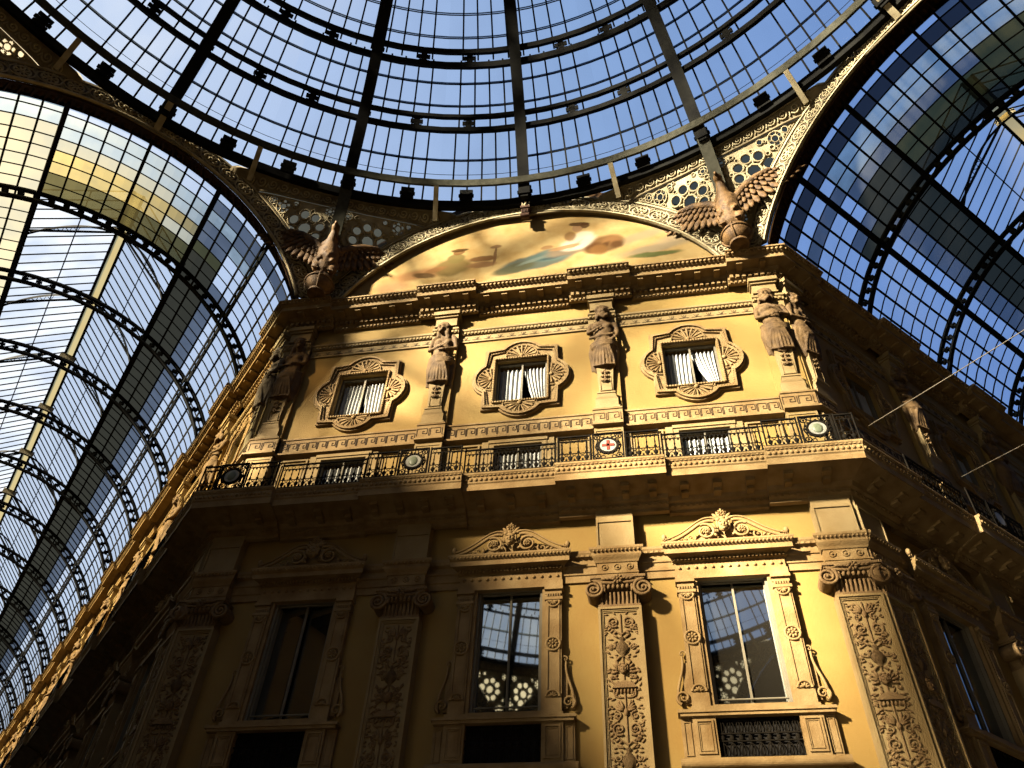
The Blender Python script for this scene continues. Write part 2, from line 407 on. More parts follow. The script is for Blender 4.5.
# greek key band
mb = MB(); pk = plan(0.40, 0.16)
mb.sweep(pk, [(0,16.18),(.16,16.22),(.16,16.28),(.06,16.32),(.06,16.80),(.09,16.82),(.09,16.87),(0,16.90)])
mb.cm = 1
def key(p, d, n, st):
    d = D3(d); n = D3(n); c = D3(p)+n*.063+Vector((0,0,16.56)); s = st/2; U = Vector((0,0,1))
    g = [(-1,-.13),(-1,.13),(.55,.13),(.55,-.06),(-.1,-.06),(-.1,.03),(.2,.03)]
    pts = [c+d*(s*x*.98)+U*z for x, z in g]+[]
    for a, b in zip(pts[:-1], pts[1:]): mb.bar(a, b, .014, .022, n)
    mb.bar(c+d*(s*.8)+U*.13, c+d*(s*.8)-U*.13, .014, .022, n); mb.bar(c+d*(s*.8)-U*.13, c+d*s-U*.13, .014, .022, n)
along(pk, 0.27, key)
tag(mb.build('trim_3', [M['stone'], M['groove']]), 'greek key band running above the balcony windows', 'frieze band', kind='structure')
# lower entablature string
mb = MB(); pl = plan(0.46, 0.0)
mb.sweep(pl, [(0,11.62),(.05,11.62),(.05,11.78),(.08,11.80),(.08,11.98),(.11,12.0),(.11,12.05),(.03,12.07),(.03,12.22),(.10,12.26),(.14,12.34),(.14,12.40),(0,12.44)])
along(pl, 0.12, dent(12.25, .07, .08, .04, .55))
tag(mb.build('trim_4', M['stone']), 'moulded string course at the heads of the tall windows', 'string course', kind='structure')

# ------------------------------------------------------------------ balcony slab
bal = empty('balcony', label='continuous stone balcony slab with stepped underside wrapping the octagon corner', cat='balcony')
mb = MB(); pb = plan(1.30, 0.13)
mb.sweep(pb, [(0,13.30),(.10,13.32),(.10,13.40),(.18,13.44),(.20,13.52),(.28,13.54),(.34,13.64),(.90,13.80),(.95,13.76),(.95,13.94),(.975,13.97),(.975,14.0),(.985,14.06),(.985,14.14),(1.03,14.2),(1.03,14.25),(0,14.25)])
mb.build('slab', M['stone'], bal)
mb = MB()
along(pb, 0.12, eggs(14.06, .05, .985), .985); along(pb, 0.10, dent(14.15, .035, .985, .03, .5), .985)
mb.build('egg_moulding', M['stone'], bal)
mb = MB()
along(pb, 0.62, lambda p, d, n, st: (mb.obox(D3(p)+D3(n)*.52+Vector((0,0,13.70)), D3(d)*.10, D3(n)*.20, (0,0,.05)), mb.obox(D3(p)+D3(n)*.42+Vector((0,0,13.62)), D3(d)*.08, D3(n)*.10, (0,0,.05))))
along(pb, 0.14, dent(13.45, .06, .16, .06, .5))
mb.build('dentil_moulding', M['stone'], bal)

# ------------------------------------------------------------------ railings
def arcpts(c, r, a0, a1, n=8, ex=1.0):
    return [(c[0]+r*cos(a0+(a1-a0)*i/n), c[1], c[2]+r*ex*sin(a0+(a1-a0)*i/n)) for i in range(n+1)]
def rail_panel(w, n, tall=0.0):
    mb = MB(); z0, z1 = 14.30, 15.08+tall; u = w/n
    mb.box(-w/2, w/2, -.022, .022, z1-.035, z1); mb.box(-w/2, w/2, -.012, .012, z1-.17, z1-.155)
    mb.box(-w/2, w/2, -.018, .018, z0, z0+.03); mb.box(-w/2, w/2, -.012, .012, z0+.26, z0+.272)
    for i in range(n):
        x = -w/2+u*(i+.5)
        mb.tube([(x,0,z0),(x,0,z0+.3),(x,0,z1-.16)], [.014,.017,.011], 4)
        mb.ell((x,0,z0+.13), (u*.30,.03,.075), 6, 4); mb.ell((x,0,z0+.31), (u*.20,.03,.045), 6, 4)
        mb.ell((x,0,z0+.45), (.022,.022,.05), 6, 4)
        mb.tube(arcpts((x+u/2,0,z1-.24), u/2, 0, pi, 5), .010, 4); mb.tube(arcpts((x,0,z1-.10), .05, 0, 2*pi, 6), .009, 4)
        mb.tube(arcpts((x+u/2,0,z0+.04), u*.42, 0, pi, 5, 1.9), .011, 4); mb.tube(arcpts((x+u/2,0,z0+.26), .05, pi, 2*pi, 4), .010, 4)
        mb.ell((x+u/2,0,z0+.07), (.03,.02,.04), 5, 4); mb.ell((x+u/2, 0, z1-.20), (.03,.015,.03), 5, 4)
    for s_ in (-1, 1): mb.tube([(s_*w/2,0,z0-.04),(s_*w/2,0,z1+.03)], .022, 6)
    return mb
def medallion(parent, x, o, kind, tall=.05):
    z0, z1 = 14.30, 15.10+tall; zc = (z0+z1)/2; mb = MB()
    for s_ in (-1, 1):
        mb.box(x+s_*.36-.02, x+s_*.36+.02, o-.03, o+.03, z0, z1); mb.box(x+s_*.43-.01, x+s_*.43+.01, o-.02, o+.02, z0, z1)
        for t_ in (-1, 1):
            mb.tube(arcpts((x+s_*.26, o, zc+t_*.30), .07, 0, 2*pi, 8), .016, 5); mb.ell((x+s_*.26, o, zc+t_*.30), (.03,.03,.03), 6, 4)
            mb.tube(arcpts((x+s_*.13, o, zc+t_*.34), .05, 0, 2*pi, 8), .013, 5)
        mb.tube([(x+s_*.24,o,zc-.2),(x+s_*.31,o,zc),(x+s_*.24,o,zc+.2)], .02, 5)
    mb.box(x-.36, x+.36, o-.03, o+.03, z1-.03, z1); mb.box(x-.36, x+.36, o-.03, o+.03, z0, z0+.03)
    R = .235
    mb.tube(arcpts((x, o-.01, zc), R, 0, 2*pi, 28), .035, 6)
    for i in range(16): a = 2*pi*i/16; mb.ell((x+(R+.035)*cos(a), o-.02, zc+(R+.035)*sin(a)), (.03,.03,.03), 5, 4)
    fr = mb.build('medallion_frame', M['railiron'], parent)
    mb = MB(); n = 28
    mb.poly([(x+.195*cos(2*pi*i/n), zc+.195*sin(2*pi*i/n)) for i in range(n)], o-.035, o+.01)
    if kind == 'cross':
        mb.cm = 1; mb.box(x-.035, x+.035, o-.05, o-.03, zc-.15, zc+.15); mb.box(x-.15, x+.15, o-.05, o-.03, zc-.035, zc+.035)
        d = mb.build('medallion_disc', [M['enamel'], M['red']], fr); d['label'] = 'white shield disc with a red cross'
    elif kind == 'green':
        mb.cm = 1; mb.ell((x, o-.035, zc), (.12,.03,.15), 12, 8)
        d = mb.build('medallion_disc', [M['enamel'], M['greenish']], fr); d['label'] = 'pale green and white oval disc'
    else:
        d = mb.build('medallion_disc', [M['enamel']], fr); d['label'] = 'plain white disc'
pn_bay = rail_panel(2.28, 12).build('railing_panel', M['railiron']); pn_side = rail_panel(.79, 4, .05).build('railing_panel', M['railiron'])
def railing(face, label, lst, first_half):
    root = empty('balcony_railing', label=label, cat='railing'); place(root, face, 0)
    return root
def rail_face(face, label, pil, bays, kinds):
    root = empty('balcony_railing', label=label, cat='railing'); place(root, face, 0)
    sg = -1 if face == 'L' else 1
    for c in bays:
        p = pn_bay.copy(); COL.objects.link(p); p.parent = root; p.location = (sg*c, -.95, 0)
    for c, kd in zip(pil, kinds):
        medallion(root, sg*c, -1.08, kd)
        for s_ in (-1, 1):
            if abs(abs(c)-7.32) < .01 and face == 'F' and s_*c > 0:
                mbc = rail_panel(.42, 2, .05); q = mbc.build('railing_panel', M['railiron'], root); q.location = (c+s_*(.43+.21), -1.08, 0); continue
            if c < .5 and face != 'F' and s_ == -1: continue
            p = pn_side.copy(); COL.objects.link(p); p.parent = root; p.location = (sg*(c+s_*(.43+.395)), -1.08, 0)
    return root
rail_face('F', 'black cast iron balcony railing with round medallions across the sunlit octagon facade', (-7.32,-2.44,2.44,7.32), CF, ('green','green','cross','green'))
rail_face('R', 'black iron balcony railing receding along the shaded right arm wall', [.38+BAY*k for k in range(1, NR+1)], CR, ['plain']*NR)
rail_face('L', 'black iron balcony railing seen edge-on along the dark left arm wall', [.38+BAY*k for k in range(1, 6)], CL[:6], ['plain']*5)
bpy.data.objects.remove(pn_bay); bpy.data.objects.remove(pn_side)

# ------------------------------------------------------------------ ornament helpers (x,z plane, y = out of wall)
def spiral(mb, cx, cz, r, turns, sx, y, rad, a0=0.0, n=26, taper=.35, eye=True, sz=1):
    pts = []; rs = []
    for i in range(n+1):
        t = i/n; a = a0+turns*2*pi*t; rr = r*(1-t)**.85+r*.10
        pts.append((cx+sx*rr*cos(a), y-.25*rad*t, cz+sz*rr*sin(a))); rs.append(rad*(1-(1-taper)*t))
    mb.tube(pts, rs, 5)
    if eye: mb.ell((cx, y-.4*rad, cz), (r*.2,.9*rad,r*.2), 8, 5)
    return pts[0]
def leaf(mb, x, z, ang, L, w, y, th=.03):
    R = Matrix.Rotation(-ang, 3, 'Y')
    c = Vector((x+cos(ang)*L/2, y, z+sin(ang)*L/2))
    mb.ell(c, (L/2, th, w/2), 7, 5, R)
def rosette(mb, x, z, r, y, n=8, th=.035):
    for i in range(n): leaf(mb, x+.25*r*cos(2*pi*i/n), z+.25*r*sin(2*pi*i/n), 2*pi*i/n, r*.75, r*.45, y, th)
    mb.ell((x, y-.01, z), (r*.28, th*1.3, r*.28), 8, 5)
def curve(mb, P, rad, y, n=12, r2=None):
    """quadratic or cubic bezier in x,z"""
    pts = []; rs = []
    for i in range(n+1):
        t = i/n
        if len(P) == 3: w = ((1-t)**2, 2*t*(1-t), t*t)
        else: w = ((1-t)**3, 3*t*(1-t)**2, 3*t*t*(1-t), t**3)
        pts.append((sum(a*p[0] for a, p in zip(w, P)), y, sum(a*p[1] for a, p in zip(w, P)))); rs.append(rad+((r2 if r2 is not None else rad)-rad)*t)
    mb.tube(pts, rs, 5)
def face_mask(mb, x, z, r, y):
    """small carved head: skull, brow, eyes, nose, mouth, chin"""
    mb.ell((x, y, z), (r*.72, r*.55, r), 14, 10)
    mb.ell((x, y-.52*r, z-.05*r), (r*.12, r*.2, r*.3), 8, 6)
    for s_ in (-1, 1):
        mb.ell((x+s_*.3*r, y-.45*r, z+.22*r), (r*.24, r*.13, r*.08), 8, 5); mb.ell((x+s_*.32*r, y-.40*r, z-.2*r), (r*.2, r*.16, r*.2), 8, 5)
        mb.ell((x+s_*.72*r, y, z+.1*r), (r*.2, r*.3, r*.65), 8, 6); mb.ell((x+s_*.55*r, y-.1*r, z+.7*r), (r*.35, r*.35, r*.3), 8, 6)
    mb.ell((x, y-.46*r, z-.45*r), (r*.24, r*.12, r*.07), 8, 5); mb.ell((x, y-.38*r, z-.75*r), (r*.22, r*.2, r*.18), 8, 5)
    mb.ell((x, y-.1*r, z+.85*r), (r*.45, r*.4, r*.3), 8, 6)

# ------------------------------------------------------------------ tall lower window (local: x along wall, -y outwards)
def make_low_window(refl='mirror'):
    root = empty('window_1')
    mb = MB(); mb.rect_frame(-.74, .74, 8.66, 11.55, .055, -.02, .22); mb.rect_frame(-.685, .685, 8.715, 11.495, .03, .06, .2)
    mb.box(-.022, .022, .10, .16, 8.7, 11.5); mb.tube([(-.68,.06,8.86),(.68,.06,8.86)], .02, 6)
    mb.rect_frame(-.70, .70, 8.70, 11.5, .035, .1, .2)
    fr = mb.build('window_frame', M['white'], root)
    for s_ in (-1, 1):
        mb = MB(); x0, x1 = sorted((s_*.03, s_*.66)); mb.box(x0, x1, .15, .165, 8.74, 11.46); mb.build('pane', M[refl], fr)
    # jambs
    for s_ in (-1, 1):
        mb = MB(); X = lambda a: s_*a
        def bx(a, b, y0, y1, z0, z1): x0, x1 = sorted((s_*a, s_*b)); mb.box(x0, x1, y0, y1, z0, z1)
        bx(.74, .84, -.10, 0, 8.66, 11.55); bx(.82, 1.17, -.15, 0, 8.62, 11.45)
        x0, x1 = sorted((s_*.86, s_*1.13)); mb.rect_frame(x0, x1, 8.95, 11.15, .03, -.175, -.15)
        bx(.80, 1.20, -.19, 0, 11.15, 11.22); bx(.82, 1.18, -.17, 0, 11.3, 11.36); bx(.80, 1.21, -.21, 0, 11.40, 11.47)
        for k in range(6): bx(.85+k*.055, .875+k*.055, -.19, -.14, 11.23, 11.3)
        cx = s_*.995
        mb.tube([(cx+.15*cos(a*pi/10), -.165, 10.1+.15*sin(a*pi/10)) for a in range(21)], .03, 5); rosette(mb, cx, 10.1, .12, -.17)
        for a0, zz in ((0, 8.95), (pi, 11.12)):
            mb.tube([(cx+.14*cos(a0+a*pi/8), -.165, zz+.14*sin(a0+a*pi/8)) for a in range(9)], .028, 5)
            for j in range(5): leaf(mb, cx, zz, a0+pi*(j+.5)/5, .11, .04, -.17)
        # side console scroll
        spiral(mb, s_*1.31, 8.86, .13, 1.4, s_, -.10, .035, a0=-1.2, n=22)
        curve(mb, [(s_*1.40, 8.78), (s_*1.45, 9.15), (s_*1.22, 9.35), (s_*1.26, 9.72)], .035, -.09, 14, .025)
        spiral(mb, s_*1.24, 9.78, .07, 1.0, -s_, -.09, .025, n=14); bx(1.17, 1.28, -.06, 0, 8.75, 9.6)
        mb.build('jamb', M['stone'], root)
    # lintel frieze + cornice
    mb = MB(); mb.box(-1.2, 1.2, -.16, 0, 11.5, 11.66); mb.box(-1.18, 1.18, -.13, 0, 11.66, 11.92)
    for i in range(13): mb.ell((-1.08+i*.18, -.14, 11.78), (.04,.03,.04), 8, 5)
    for i in range(30): mb.box(-1.2+i*.081, -1.16+i*.081, -.24, -.1, 11.93, 12.0)
    pr = [(-.12,11.92),(-.18,11.93),(-.2,12.0),(-.34,12.02),(-.38,12.02),(-.38,12.14),(-.42,12.17),(-.46,12.24),(-.46,12.28),(0,12.30)]
    L_ = [(-1.2-(abs(o)-.12)*.7, o, z) for o, z in pr]+[(-1.3,0,11.92)]; R_ = [(-x, y, z) for x, y, z in L_]
    mb.loft([L_, R_], smooth=False)
    for i in range(34): mb.ell((-1.38+i*.0838, -.44, 12.2), (.03,.025,.03), 5, 4)
    mb.build('cornice', M['stone'], root)
    # scrolled pediment with mask
    mb = MB()
    for s_ in (-1, 1):
        curve(mb, [(s_*.20,12.86),(s_*.55,12.98),(s_*.70,12.50),(s_*1.30,12.36)], .045, -.30, 18, .035)
        curve(mb, [(s_*.18,12.93),(s_*.58,13.06),(s_*.74,12.56),(s_*1.32,12.42)], .025, -.33, 18, .02)
        spiral(mb, s_*.40, 12.60, .19, 1.9, s_, -.30, .04, a0=1.0, n=30); rosette(mb, s_*.40, 12.60, .09, -.33)
        spiral(mb, s_*.74, 12.46, .10, 1.3, s_, -.28, .028, a0=2.4)
        for k in range(4): leaf(mb, s_*(.80+.12*k), 12.40, pi/2+s_*-.9, .16-.02*k, .06, -.28)
        rosette(mb, s_*1.30, 12.44, .09, -.30); mb.ell((s_*1.34,-.30,12.5), (.06,.06,.09), 8, 6)
        for k in range(3): leaf(mb, s_*.14, 12.45+.1*k, pi/2-s_*(.9-.2*k), .2, .07, -.30)
    face_mask(mb, 0, 12.70, .18, -.38)
    for k in range(7): a = pi/2+(k-3)*.34; leaf(mb, .06*cos(a), 12.82+.06*sin(a), a, .34 if k == 3 else .27, .085, -.31, .04)
    rosette(mb, 0, 13.06, .1, -.34)
    mb.box(-1.30, 1.30, -.14, 0, 12.28, 12.34)
    mb.poly([(-1.25,12.3),(1.25,12.3),(.7,12.5),(.35,12.8),(0,12.9),(-.35,12.8),(-.7,12.5)], -.16, 0)
    mb.build('pediment', M['stone'], root)
    # sill, piers, grille
    mb = MB(); mb.box(-1.46, 1.46, -.26, 0, 8.50, 8.56); mb.box(-1.42, 1.42, -.23, 0, 8.44, 8.5); mb.box(-.78, .78, -.20, 0, 8.56, 8.66); mb.box(-1.2,-.78,-.2,0,8.56,8.64); mb.box(.78,1.2,-.2,0,8.56,8.64)
    mb.build('sill', M['stone'], root)
    for s_ in (-1, 1):
        mb = MB(); x0, x1 = sorted((s_*.77, s_*1.2)); mb.box(x0, x1, -.17, 0, 7.66, 8.44); mb.rect_frame(x0+.05, x1-.05, 7.74, 8.38, .035, -.20, -.17); mb.rect_frame(x0+.1, x1-.1, 7.8, 8.32, .015, -.185, -.17)
        x0, x1 = sorted((s_*1.2, s_*1.42)); mb.box(x0, x1, -.10, 0, 7.66, 8.44); mb.rect_frame(x0+.04, x1-.04, 7.74, 8.38, .02, -.12, -.1)
        mb.build('pedestal', M['stone'], root)
    mb = MB(); rings = []
    for i in range(9): a = -pi/2+pi*i/8; rings.append((-.22-.07*cos(a), 7.57+.09*sin(a)))
    A = [(-1.5, y, z) for y, z in rings]+[(-1.5,0,7.66),(-1.5,0,7.48)]; B = [(1.5, y, z) for x, y, z in A]; mb.loft([A, B], smooth=False)
    mb.box(-1.4, 1.4, -.14, 0, 6.6, 7.5); mb.build('base_moulding', M['stone'], root)
    mb = MB(); mb.box(-.76, .76, -.03, .0, 7.66, 8.46); mb.cm = 1
    for i in range(9):
        x = -.68+i*.17
        mb.tube([(x,-.08,7.70),(x,-.08,8.42)], .012, 4); mb.tube([(x+.06*cos(a*pi/5),-.08,7.85+.11*sin(a*pi/5)) for a in range(11)], .012, 4)
        mb.tube([(x+.06*cos(a*pi/5),-.08,8.27+.11*sin(a*pi/5)) for a in range(11)], .012, 4); mb.ell((x,-.08,8.06), (.05,.03,.06), 6, 4)
    for z in (7.7, 7.99, 8.13, 8.41): mb.box(-.76, .76, -.1, -.07, z, z+.025)
    mb.build('grille', [M['dark'], M['railiron']], root)
    return root

def curtain(mb, x0, x1, z0, z1, y, open_bottom=0.0, side=1, folds=7):
    """hanging cloth; open_bottom pulls its inner edge aside towards the bottom"""
    n, m = folds*6, 10; rows = []
    for j in range(m+1):
        t = j/m; z = z1-(z1-z0)*t; a, b = x0, x1
        if side > 0: b = x1-open_bottom*t**1.3
        else: a = x0+open_bottom*t**1.3
        rows.append([(a+(b-a)*i/n, y+.035*sin(2*pi*folds*i/n+.6*sin(3*t)), z) for i in range(n+1)])
    mb.loft(rows, caps=False, closed=False)
    mb.loft([[(p[0], p[1]+.006, p[2]) for p in r] for r in rows], caps=False, closed=False)

def make_attic_window(style):
    root = empty('window_2')
    mb = MB(); mb.rect_frame(-.64, .64, 14.25, 16.0, .05, .04, .12); mb.box(-.02, .02, .05, .1, 14.25, 15.98)
    fr = mb.build('window_frame', M['white'], root)
    mb = MB(); curtain(mb, -.58, -.02, 14.27, 15.80, .16, .03, 1, 5); curtain(mb, .02, .58, 14.27, 15.80, .16, .03, -1, 5); mb.build('curtain', M['curtain'], root)
    mb = MB(); mb.rect_frame(-.78, .78, 14.2, 16.12, .13, -.06, 0); mb.box(-.80, .80, -.09, 0, 16.06, 16.16)
    for s_ in (-1, 1):
        x0, x1 = sorted((s_*.80, s_*.98)); mb.box(x0, x1, -.05, 0, 14.25, 16.14)
        x0, x1 = sorted((s_*1.04, s_*1.92)); mb.rect_frame(x0, x1, 14.3, 16.08, .05, -.05, 0); mb.rect_frame(x0+.09, x1-.09, 14.4, 15.96, .03, -.03, 0)
    mb.build('surround', M['cream'], root)
    return root

def foil(half, hz, chord, sag, n=8, grow=0.0):
    """quatrefoil outline: rectangle with a round lobe on every side, counter-clockwise from lower left"""
    pts = []
    r = (chord*chord+sag*sag)/(2*sag); a = math.asin(min(1, chord/r))
    def lobe(cx, cz, base):
        for i in range(n+1):
            t = base-a+2*a*i/n; pts.append((cx+(r+grow)*cos(t), cz+(r+grow)*sin(t)))
    X, Z = half+grow, hz+grow
    pts.append((-X, -Z)); lobe(0, -(hz+sag-r), -pi/2); pts.append((X, -Z)); lobe((half+sag-r), 0, 0); pts.append((X, Z)); lobe(0, hz+sag-r, pi/2); pts.append((-X, Z)); lobe(-(half+sag-r), 0, pi)
    return pts
def make_foil_window(style=0):
    root = empty('window_3'); zc = 18.6
    sh = lambda P: [(x, z+zc) for x, z in P]
    mb = MB()
    O = [sh(foil(1.12, 1.26, .62, .34, grow=g)) for g in (0, -.05, -.13, -.20)]
    mb.frame(O[0], O[1], -.09, 0); mb.frame(O[1], O[2], -.15, 0); mb.frame(O[2], O[3], -.10, 0)
    for i in range(len(O[2])):
        a, b = Vector(O[2][i]), Vector(O[2][(i+1) % len(O[2])]); L = (b-a).length; k = max(1, int(L/.08))
        for j in range(k): p = a+(b-a)*((j+.5)/k); mb.ell((p.x, -.145, p.y), (.022,.02,.022), 5, 4)
    inner = sh([(-.755, -.95)]+[(-.755+1.51*i/8, -.95) for i in range(9)]+[(.755,-.95)]+[(.755, -.95+1.75*i/8) for i in range(9)]+[(.755,.80)]+[(.755-1.51*i/8, .80) for i in range(9)]+[(-.755,.80)]+[(-.755, .80-1.75*i/8) for i in range(9)])
    mb.frame(O[3], inner, -.045, 0)
    mb.build('surround', M['stone'], root)
    mb = MB()  # rope moulding round the opening
    x, z0, z1 = .80, 17.62, 19.44
    for a, b in (((-x,z0),(x,z0)),((x,z0),(x,z1)),((x,z1),(-x,z1)),((-x,z1),(-x,z0))):
        a, b = Vector(a), Vector(b); L = (b-a).length; k = int(L/.075); mb.tube([(a.x,-.08,a.y),(b.x,-.08,b.y)], .03, 6)
        for j in range(k): p = a+(b-a)*((j+.5)/k); R = Matrix.Rotation(.6, 3, 'Y'); mb.ell((p.x,-.09,p.y), (.05,.045,.03), 6, 4, R)
    mb.build('rope_moulding', M['stone'], root)
    mb = MB()  # shell fans in the four lobes
    for cx, cz, a in ((0,19.50,pi/2),(0,17.56,-pi/2),(.86,18.6,0),(-.86,18.6,pi)):
        rr = .44 if abs(cx) < .1 else .40
        for k in range(9):
            t = a+(k-4)*.36; rad = rr
            p0 = (cx+.06*cos(t), -.06, cz+.06*sin(t)); p1 = (cx+rad*cos(t), -.11, cz+rad*sin(t))
            mb.tube([p0, ((p0[0]+p1[0])/2, -.10, (p0[2]+p1[2])/2), p1], [.012,.026,.038], 5)
        mb.ell((cx+.03*cos(a),-.09,cz+.03*sin(a)), (.07,.05,.07), 8, 5)
        mb.tube([(cx+(rr+.05)*cos(a-1.6+3.2*i/12), -.08, cz+(rr+.05)*sin(a-1.6+3.2*i/12)) for i in range(13)], .02, 5)
    mb.build('shell_ornament', M['stone'], root)
    mb = MB(); mb.rect_frame(-.75, .75, 17.65, 19.4, .06, .10, .2); mb.box(-.025, .025, .1, .16, 17.7, 19.3); mb.build('window_frame', M['white'], root)
    mb = MB(); dk = .24
    if style == 0: curtain(mb, -.68,-.02,17.70,19.2,dk,.04,1,6); curtain(mb,.02,.68,17.70,19.2,dk,.10,-1,6)
    elif style == 1: curtain(mb, -.68,-.02,17.70,19.25,dk,.02,1,5); curtain(mb,.02,.68,17.70,19.25,dk,.34,-1,6)
    else: curtain(mb, -.68,-.0,17.70,19.25,dk,.05,1,6); curtain(mb,.0,.68,17.70,19.25,dk,.50,-1,6)
    mb.build('curtain', M['curtain'], root)
    return root

lw = make_low_window(); aw = make_attic_window(0)
fws = [make_foil_window(k) for k in range(3)]
nwin = [0]
def win(proto, face, s, label, group=None, skip=(), z=0):
    o = copy_tree(proto, None, skip); nwin[0] += 1; o.name = 'window_%d' % nwin[0]; place(o, face, s, z)
    tag(o, label, 'window', group, 'structure'); return o
def kill(o):
    for c in [q for q in bpy.data.objects if q.parent == o]: kill(c)
    bpy.data.objects.remove(o)
def turn_panes(w, ang):  # turns the panes so they mirror the dark west wall
    for fr_ in [q for q in bpy.data.objects if q.parent == w]:
        for p in [q for q in bpy.data.objects if q.parent == fr_ and q.name.startswith('pane')]:
            c = sum((v.co.x for v in p.data.vertices), 0)/len(p.data.vertices); piv = Vector((c, .16, 0)); Rm = Matrix.Rotation(ang, 3, 'Z')
            p.location = piv-Rm @ piv; p.rotation_euler = (0, 0, ang)
pos = {-1: 'beside the left corner of the sunlit facade', 0: 'in the middle bay of the sunlit facade', 1: 'in the right bay of the sunlit facade'}
for i, c in enumerate(CF):
    k = i-1
    wo_ = win(lw, 'F', c, 'tall window with mask pediment ' + ('in the shadowed left bay of the octagon facade', 'in the middle bay, dome glass reflected', 'in the brightly lit bay right of the middle')[i])
    if i == 0: turn_panes(wo_, -RD(11))
    win(aw, 'F', c, 'low curtained balcony window behind the railing ' + ('in the left bay', 'in the middle bay', 'in the right bay')[i])
    win(fws[i], 'F', c, ('quatrefoil window with both white curtains drawn, left of three', 'quatrefoil window between two caryatids, curtain slightly parted, middle of three', 'quatrefoil window with curtain pulled far aside, right of three')[i])
for i in range(NR):
    sk = () if i < 3 else ('curtain',)
    n_ = ('first', 'second', 'third', 'fourth', 'fifth')[i]
    win(lw, 'R', CR[i], 'tall pedimented window on the shaded right arm wall, %s bay from the corner' % n_)
    win(aw, 'R', CR[i], 'low balcony window on the shaded right arm wall, %s bay from the corner' % n_)
    win(fws[0], 'R', CR[i], 'quatrefoil window on the shaded right arm wall, %s bay from the corner' % n_)
ORD = ('first','second','third','fourth','fifth','sixth','seventh','eighth','ninth','tenth')
for i in range(5):
    win(lw, 'L', CL[i], 'tall pedimented window on the dark left arm wall, %s bay from the corner' % ORD[i])
    win(fws[0], 'L', CL[i], 'quatrefoil window on the left arm wall, %s bay from the corner' % ORD[i])
for p in [lw, aw]+fws: kill(p)

# ------------------------------------------------------------------ lower pilaster
def relief(mb, w, z1, z0, y, seed):
    """symmetrical grotesque: stem, scroll pairs, vases, masks and leaves, from z1 downwards"""
    rnd = random.Random(seed); z = z1; k = seed % 4
    mb.tube([(0,y,z1),(0,y,z0)], .016, 5)
    while z > z0+.35:
        t = k % 5
        if t == 0:      # winged spray
            h = .42
            for s_ in (-1, 1):
                for j in range(4): leaf(mb, s_*.03, z-.25, pi/2-s_*(.35+.33*j), .24-.02*j, .055, y, .035)
                spiral(mb, s_*.17, z-.34, .075, 1.3, s_, y, .022, a0=1.5, n=16)
            mb.ell((0,y,z-.28), (.05,.05,.08), 8, 6)
        elif t == 1:    # big scroll pair
            h = .5
            for s_ in (-1, 1):
                spiral(mb, s_*.155, z-.18, .115, 1.7, s_, y, .028, a0=-2.2, n=24)
                curve(mb, [(0, z-.48), (s_*.10, z-.40), (s_*.27, z-.30)], .022, y, 8, .015)
                for j in range(4): leaf(mb, s_*(.08+.05*j), z-.40+.05*j, -s_*.6 if s_ > 0 else pi+.6, .13, .05, y, .03)
                leaf(mb, s_*.2, z-.33, pi/2-s_*.4, .12, .05, y); mb.ell((s_*.15,y-.01,z-.18), (.035,.035,.035), 6, 5)
        elif t == 2:    # vase
            h = .5
            prof = [(.05,0),(.07,-.03),(.03,-.07),(.10,-.15),(.145,-.24),(.10,-.34),(.03,-.40),(.07,-.44)]
            mb.loft([[(r*cos(a*pi/5), y-.45*abs(r*sin(a*pi/5)) if True else 0, z-.04+dz) for a in range(10)] for r, dz in prof], smooth=True)
            for s_ in (-1, 1): spiral(mb, s_*.20, z-.22, .07, 1.2, s_, y, .018, a0=2.2, n=14); leaf(mb, s_*.06, z-.06, pi/2-s_*.9, .16, .05, y); leaf(mb, s_*.04, z-.46, -pi/2+s_*.8, .16, .05, y)
        elif t == 3:    # mask with leaves
            h = .48
            face_mask(mb, 0, z-.24, .115, y-.03)
            for s_ in (-1, 1):
                for j in range(4): leaf(mb, s_*.09, z-.20-.03*j, pi/2-s_*(.4+.45*j), .17, .055, y, .035)
                mb.ell((s_*.24,y,z-.40), (.04,.03,.04), 6, 5)
        else:           # canopy with drops
            h = .36
            mb.poly([(-.24,z-.16),(.24,z-.16),(.19,z-.08),(.08,z-.04),(0,z),(-.08,z-.04),(-.19,z-.08)][::1], y-.05, y+.03)
            for j in range(7): leaf(mb, -.21+.07*j, z-.16, -pi/2, .11, .05, y, .035)
            for s_ in (-1, 1): curve(mb, [(s_*.04,z-.34),(s_*.26,z-.36),(s_*.20,z-.2)], .018, y, 8)
        for _ in range(15):
            s_x = rnd.uniform(.10, w*1.2); s_z = z-rnd.uniform(0, h); a = rnd.uniform(-.9, 1.2); L_ = rnd.uniform(.07, .13)
            for s_ in (-1, 1): leaf(mb, s_*s_x*.8, s_z, a if s_ > 0 else pi-a, L_, .04, y+.008, .025)
        z -= h; k += 1
